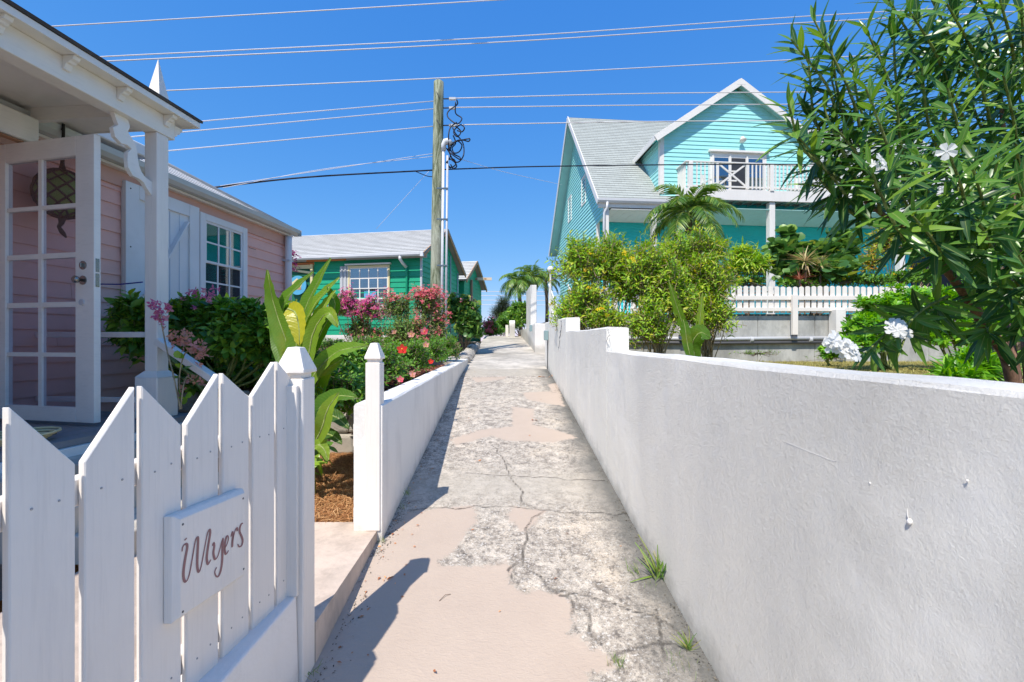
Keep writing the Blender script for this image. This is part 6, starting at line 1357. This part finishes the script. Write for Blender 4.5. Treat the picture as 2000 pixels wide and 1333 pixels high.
# ---- the oleander close on the right
ole = thing('oleander', 'tall oleander with long dark leaves and white flowers leaning over the right wall', 'tree', P(1990, 745, 2.7) * 1.0)
o0 = WM[ole].translation; root = Vector((o0.x, o0.y, 1.08))
segs = []; r = np.random.default_rng(90); LP = []; LDr = []; LU = []; LS = []
BR_ = []   # (path pixel pts with depth, radius)
fork1 = (1905, 605, 2.5); fork2 = (1830, 505, 2.35)
tr = smooth_curve([root, P(1968, 700, 2.65), P(1925, 640, 2.55), P(*fork1), P(1880, 570, 2.45), P(*fork2), P(1790, 455, 2.3), P(1740, 430, 2.25), P(1690, 395, 2.2)], 5)
g = MB(); g.tube(tr, [.042 - .033 * (k / len(tr)) ** .7 for k in range(len(tr))], 9); g.build('trunk', BARKR, ole, smooth=True)
for pts_, r0 in (([(2010, 760, 2.7), (2000, 640, 2.75), (1990, 480, 2.8), (1965, 300, 2.8), (1950, 150, 2.8)], .022), ([(1990, 740, 2.7), (1950, 560, 3.0), (1900, 420, 3.1), (1850, 250, 3.1), (1830, 120, 3.1)], .018), ([(2010, 740, 2.7), (2050, 560, 2.5), (2070, 300, 2.4), (2080, 80, 2.4)], .022)):
    cv = smooth_curve([P(*p) for p in pts_], 5); g = MB(); g.tube(cv, [r0 * (1 - .6 * k / len(cv)) for k in range(len(cv))], 8); g.build('limb', BARKR, ole, smooth=True)
TIPS = [  # tip px, py, Y, start px, py, Y, density
 (1590, 40, 2.1, 1690, 330, 2.3), (1545, 78, 2.15, 1640, 300, 2.3), (1620, 70, 2.2, 1690, 300, 2.3), (1540, 205, 2.0, 1650, 360, 2.2), (1548, 255, 2.1, 1660, 400, 2.2),
 (1690, 55, 2.3, 1760, 260, 2.5), (1665, 130, 2.3, 1740, 300, 2.4), (1745, 45, 2.4, 1800, 280, 2.6), (1730, -10, 2.3, 1830, 120, 2.6), (1775, 20, 2.2, 1850, 160, 2.5), (1810, -20, 2.3, 1880, 150, 2.6), (1850, 10, 2.1, 1930, 160, 2.4), (1900, -30, 2.2, 1950, 150, 2.5), (1950, -10, 2.1, 1980, 160, 2.4), (1995, 20, 2.1, 2010, 180, 2.4),
 (1690, 170, 1.9, 1750, 370, 2.1), (1750, 190, 2.2, 1790, 390, 2.4), (1800, 130, 2.2, 1850, 330, 2.5), (1850, 170, 2.1, 1890, 350, 2.4), (1900, 120, 2.2, 1940, 330, 2.5), (1960, 150, 2.1, 1990, 330, 2.4), (1880, 80, 2.7, 1920, 260, 2.9), (1990, 90, 2.6, 2010, 250, 2.8), (1930, 60, 2.7, 1970, 240, 2.9),
 (1600, 350, 2.2, 1700, 440, 2.3), (1590, 300, 2.3, 1680, 420, 2.3), (1640, 260, 2.0, 1720, 420, 2.2), (1700, 330, 1.8, 1770, 470, 2.0), (1740, 350, 2.2, 1800, 480, 2.3), (1790, 300, 2.1, 1840, 480, 2.3), (1850, 290, 1.8, 1880, 440, 2.1), (1900, 330, 1.9, 1930, 490, 2.2), (1950, 300, 2.0, 1970, 470, 2.3), (1990, 360, 1.9, 2010, 520, 2.2),
 (1850, 400, 2.0, 1890, 540, 2.3), (1910, 430, 1.9, 1950, 560, 2.2), (1970, 440, 2.0, 2000, 580, 2.3), (1780, 420, 1.9, 1840, 510, 2.2), (1990, 500, 1.9, 2030, 600, 2.2), (1925, 470, 2.3, 1960, 590, 2.5),
 (1760, 250, 2.8, 1830, 420, 3.0), (1820, 220, 2.8, 1860, 400, 3.0), (1880, 230, 2.9, 1910, 420, 3.0), (1940, 220, 2.8, 1960, 400, 3.0), (1990, 240, 2.8, 2000, 420, 2.9), (1700, 240, 2.6, 1780, 400, 2.8), (1960, 380, 2.7, 1990, 520, 2.8), (1870, 360, 2.8, 1910, 500, 2.9),
 (1625, 160, 2.3, 1680, 330, 2.35), (1580, 130, 2.25, 1650, 300, 2.3), (1610, 215, 2.2, 1680, 370, 2.3), (1660, 210, 2.35, 1720, 370, 2.4), (1720, 110, 2.5, 1780, 290, 2.6), (1780, 90, 2.6, 1830, 250, 2.8), (1570, 210, 2.3, 1650, 340, 2.35), (1830, 60, 2.4, 1880, 230, 2.6), (1760, 300, 2.4, 1820, 450, 2.5), (1810, 370, 2.4, 1860, 500, 2.5)]
LOW = [(1690, 690, 2.15, 1850, 600, 2.4, 'r'), (1750, 660, 2.1, 1850, 580, 2.3, 'r'), (1930, 650, 2.2, 1960, 690, 2.4, 'r'), (1950, 560, 2.0, 1990, 640, 2.3, 'r'), (1990, 590, 2.0, 2030, 660, 2.3, 'r'), ]
for T in TIPS + LOW:
    tip = np.array(P(*T[:3])); st = np.array(P(*T[3:6])); low = len(T) > 6; mid = (tip + st) / 2 + r.normal(0, .03, 3) + np.array([0, 0, .05 if low else -.03]); N = 9
    cv = [np.array(v) for v in smooth_curve([st, mid, tip], 5)]; m = len(cv)
    for k in range(m - 1): segs.append((cv[k], cv[k + 1], .009 - .005 * k / m, .009 - .005 * (k + 1) / m))
    L = np.linalg.norm(tip - st); nl = int(16 + 28 * L) if not low else int(14 + 18 * L); a0 = r.uniform(0, 6)
    for j in range(nl):
        f = 1 - (j / nl) ** 1.05 * .92; x = f * (m - 1); i0 = min(int(x), m - 2); p = cv[i0] + (cv[i0 + 1] - cv[i0]) * (x - i0); ax = unit(cv[i0 + 1] - cv[i0]); sd = unit(np.cross(ax, [.3, .5, .8])); s2 = np.cross(ax, sd); w_ = j // 3; a = a0 + w_ * 1.05 + (j % 3) * 2.094 + r.normal(0, .15)
        rd = sd * math.cos(a) + s2 * math.sin(a); age = 1 - f; el = 1.5 - 1.35 * min(1, age * 2.4) + r.normal(0, .12); d = rd + ax * max(-.25, el); d[2] -= .35 * min(1, age * 1.5) + (.25 if low else 0)
        LP.append(p); LDr.append(d); up = ax + np.array([0, 0, .5]) - rd * .3; LU.append(up + r.normal(0, .15, 3)); LS.append((.115 + .08 * min(1, age * 5)) * r.uniform(.8, 1.15))
fasttubes(ole, segs, STEMG, 'twigs', n=6)
leaves(ole, LANCE, np.array(LP), np.array(LDr), np.array(LU), np.array(LS), L_OLE, 'leaf', 300, 91)
def oflowers(label, x, y, Y, n, s, seed, spread=1.7):
    r = random.Random(seed); c = P(x, y, Y); t = thing('oleander_flowers', label, 'flowers', c, group='white oleander blossoms')
    for k in range(n):
        p = c + Vector((r.uniform(-1, 1) * s * spread, r.uniform(-.5, .5) * s, r.uniform(-1, 1) * s * spread * .62)); nn = Vector((r.uniform(-.7, .7), -1, r.uniform(-.1, .9))).normalized(); M = nn.to_track_quat('Z', 'Y').to_matrix().to_4x4(); M.translation = p
        g = MB(M); v, q, _ = petal_proto(5, .62); v = v * s * r.uniform(.85, 1.1); a = r.uniform(0, 6); g.add([(x_ * math.cos(a) - y_ * math.sin(a), x_ * math.sin(a) + y_ * math.cos(a), z_) for x_, y_, z_ in v], [tuple(i) for i in q]); o = g.build('blossom', F_WHT, t)
        g = MB(M); g.tube([(0, 0, -s * .5), (0, 0, s * .05)], [s * .05, s * .13], 6); g.build('throat', F_WHT, o)
oflowers('largest white oleander flower cluster just above the wall top', 1650, 677, 2.0, 13, .038, 1)
oflowers('white oleander flower cluster right of the largest one, part behind a leaf', 1757, 643, 2.05, 8, .034, 2, 1.2)
oflowers('pair of white oleander flowers left of the single high one', 1712, 318, 1.8, 3, .034, 3, .9)
oflowers('single white oleander flower high on the right', 1858, 296, 1.75, 1, .038, 4)
b3 = P(1738, 312, 1.8); g = MB()
for k in range(9): rr = random.Random(k); a = b3 + Vector((rr.uniform(-.02, .02), 0, rr.uniform(-.02, .02))); g.tube([b3 - Vector((0, 0, .05)), a, a + Vector((rr.uniform(-.01, .01), -.005, .03))], [.001, .002, .004], 5)
g.build('flower_buds', L_YEL, ole)
# ---- small weeds along the wall foot, fallen leaves on the lane
def weed(label, x, y, n, L, seed, group='weeds at the foot of the walls', mt=None, spread=.02):
    Y = F * H / (y - 561); X = (x - 1000) / F * Y; t = thing('weed', label, 'weed', (X, Y, lane_z(Y)), group); r = np.random.default_rng(seed); d = unit(r.normal(0, .5, (n, 3)) * np.array([1, 1, 0]) + np.array([0, 0, 1.]) * r.uniform(.4, 1.6, (n, 1)))
    pos = np.array([[X, Y, lane_z(Y) + .002]]) + r.normal(0, spread, (n, 3)) * np.array([1, 1, 0]); leaves(t, BLADE, pos, d, np.tile([[.3, -.8, .4]], (n, 1)) + r.normal(0, .3, (n, 3)), L * r.uniform(.5, 1.1, n), mt or L_WEED, 'blade', n, seed)
weed('tallest grass tuft growing where the right wall meets the lane', 1284, 1130, 22, .20, 1); weed('thin sparse grass sprig left of the tallest tuft', 1243, 1125, 9, .09, 2)
weed('bright green star shaped weed near the bottom of the lane', 1345, 1272, 34, .075, 3, spread=.006); weed('small brownish weed in the crack at the bottom of the lane', 1210, 1303, 40, .035, 4, spread=.015)
weed('tiny weed at the foot of the near gate post', 608, 1322, 14, .05, 5); weed('tiny green sprig below the corner of the planter wall', 748, 1063, 10, .035, 6); weed('small grass sprig at the foot of the planter wall', 797, 970, 12, .06, 7); weed('little tuft by the planter wall, nearest the corner', 785, 995, 10, .04, 8)
weed('reddish creeping weed low against the right wall', 1330, 1300, 30, .03, 9, spread=.04); weed('reddish weed spread around the tall grass tuft', 1272, 1140, 24, .025, 10, spread=.03)
r = np.random.default_rng(44); N = 190; Yl = r.uniform(1.5, 8, N); side = r.random(N); X = np.where(side < .82, xl(Yl) + np.abs(r.normal(0, .12, N)) + .01, r.uniform(-.6, .7, N)); pos = np.stack([X, Yl, np.vectorize(lane_z)(Yl) + .006], -1)
lt = thing('leaf_litter', 'small red brown fallen leaves and petals scattered along the left edge of the lane', 'leaves', (xl(4), 4, lane_z(4)), kind='stuff')
a = r.uniform(0, 6.28, N); leaves(lt, TINY, pos, np.stack([np.cos(a), np.sin(a), r.normal(0.1, .2, N)], -1), np.tile([[0, 0, 1.]], (N, 1)) + r.normal(0, .25, (N, 3)), r.uniform(.008, .026, N), LITTER, 'leaf', 0, 3)
for k, (x, y, s, lab) in enumerate(((764, 1132, .030, 'curled orange fallen leaf on the pink paint near the shadow'), (935, 903, .030, 'brown fallen leaf in the middle of the worn concrete'), (1048, 823, .05, 'brown leaf lying at the right of the pink patch'), (1062, 737, .16, 'cluster of dead leaves by the right wall at the start of the pale slab'), (698, 1100, .03, 'dead leaf caught on the side of the entry slab'))):
    Y = F * H / (y - 561); c = ((x - 1000) / F * Y, Y, lane_z(Y) + .01 if k < 4 else lane_z(Y) + .01); t = thing('fallen_leaf', lab, 'leaf', c, group='single fallen leaves on the lane'); rr = np.random.default_rng(k); n = 3 if k < 3 else 5
    leaves(t, OVATE, np.tile([c], (n, 1)) + rr.normal(0, s * .3, (n, 3)) * [1, 1, .1], rr.normal(size=(n, 3)) * [1, 1, .2], np.tile([[0, 0, 1.]], (n, 1)) + rr.normal(0, .4, (n, 3)), np.full(n, s * .8 if s < .1 else .06), LITTER, 'leaf_piece', n, k)
DIRT = leafmat('dark crumbs', [(0, (.03, .028, .022)), (.6, (.12, .10, .07)), (1, (.30, .26, .20))], .02, .9)
for nm, edge, sgn, sd_ in (('wall_foot_debris', xr, -1, 5), ('planter_foot_debris', xl, 1, 6)):
    r = np.random.default_rng(sd_); N = 2600; Yl = r.uniform(1.5, 8.2, N); X = edge(Yl) + sgn * np.abs(r.normal(0, .035, N)); keep = np.sin(Yl * 5.1) + np.sin(Yl * 13) + r.normal(0, .8, N) > -.4; X, Yl = X[keep], Yl[keep]; N = len(X)
    pos = np.stack([X, Yl, np.vectorize(lane_z)(Yl) + .002], -1); a = r.uniform(0, 6.28, N); t = thing(nm, ('dark grit and crumbs gathered at the foot of the right wall', 'dark grit and crumbs gathered at the foot of the planter wall')[sd_ - 5], 'debris', (float(edge(4.0)), 4, lane_z(4)), kind='stuff')
    leaves(t, TINY, pos, np.stack([np.cos(a), np.sin(a), r.normal(.2, .3, N)], -1), np.tile([[0, 0, 1.]], (N, 1)) + r.normal(0, .4, (N, 3)), r.uniform(.004, .013, N), DIRT, 'crumb', 0, 3, massname='crumbs')
g = MB(); a, b_ = gpt(858, 1176), gpt(880, 1163); g.tube([(a[0], a[1], lane_z(a[1]) + .004), ((a[0] + b_[0]) / 2, (a[1] + b_[1]) / 2 + .01, lane_z(b_[1]) + .008), (b_[0], b_[1], lane_z(b_[1]) + .004)], .0015, 5); tag(g.build('twig', BARK), 'short thin twig lying on the pink paint', 'twig')
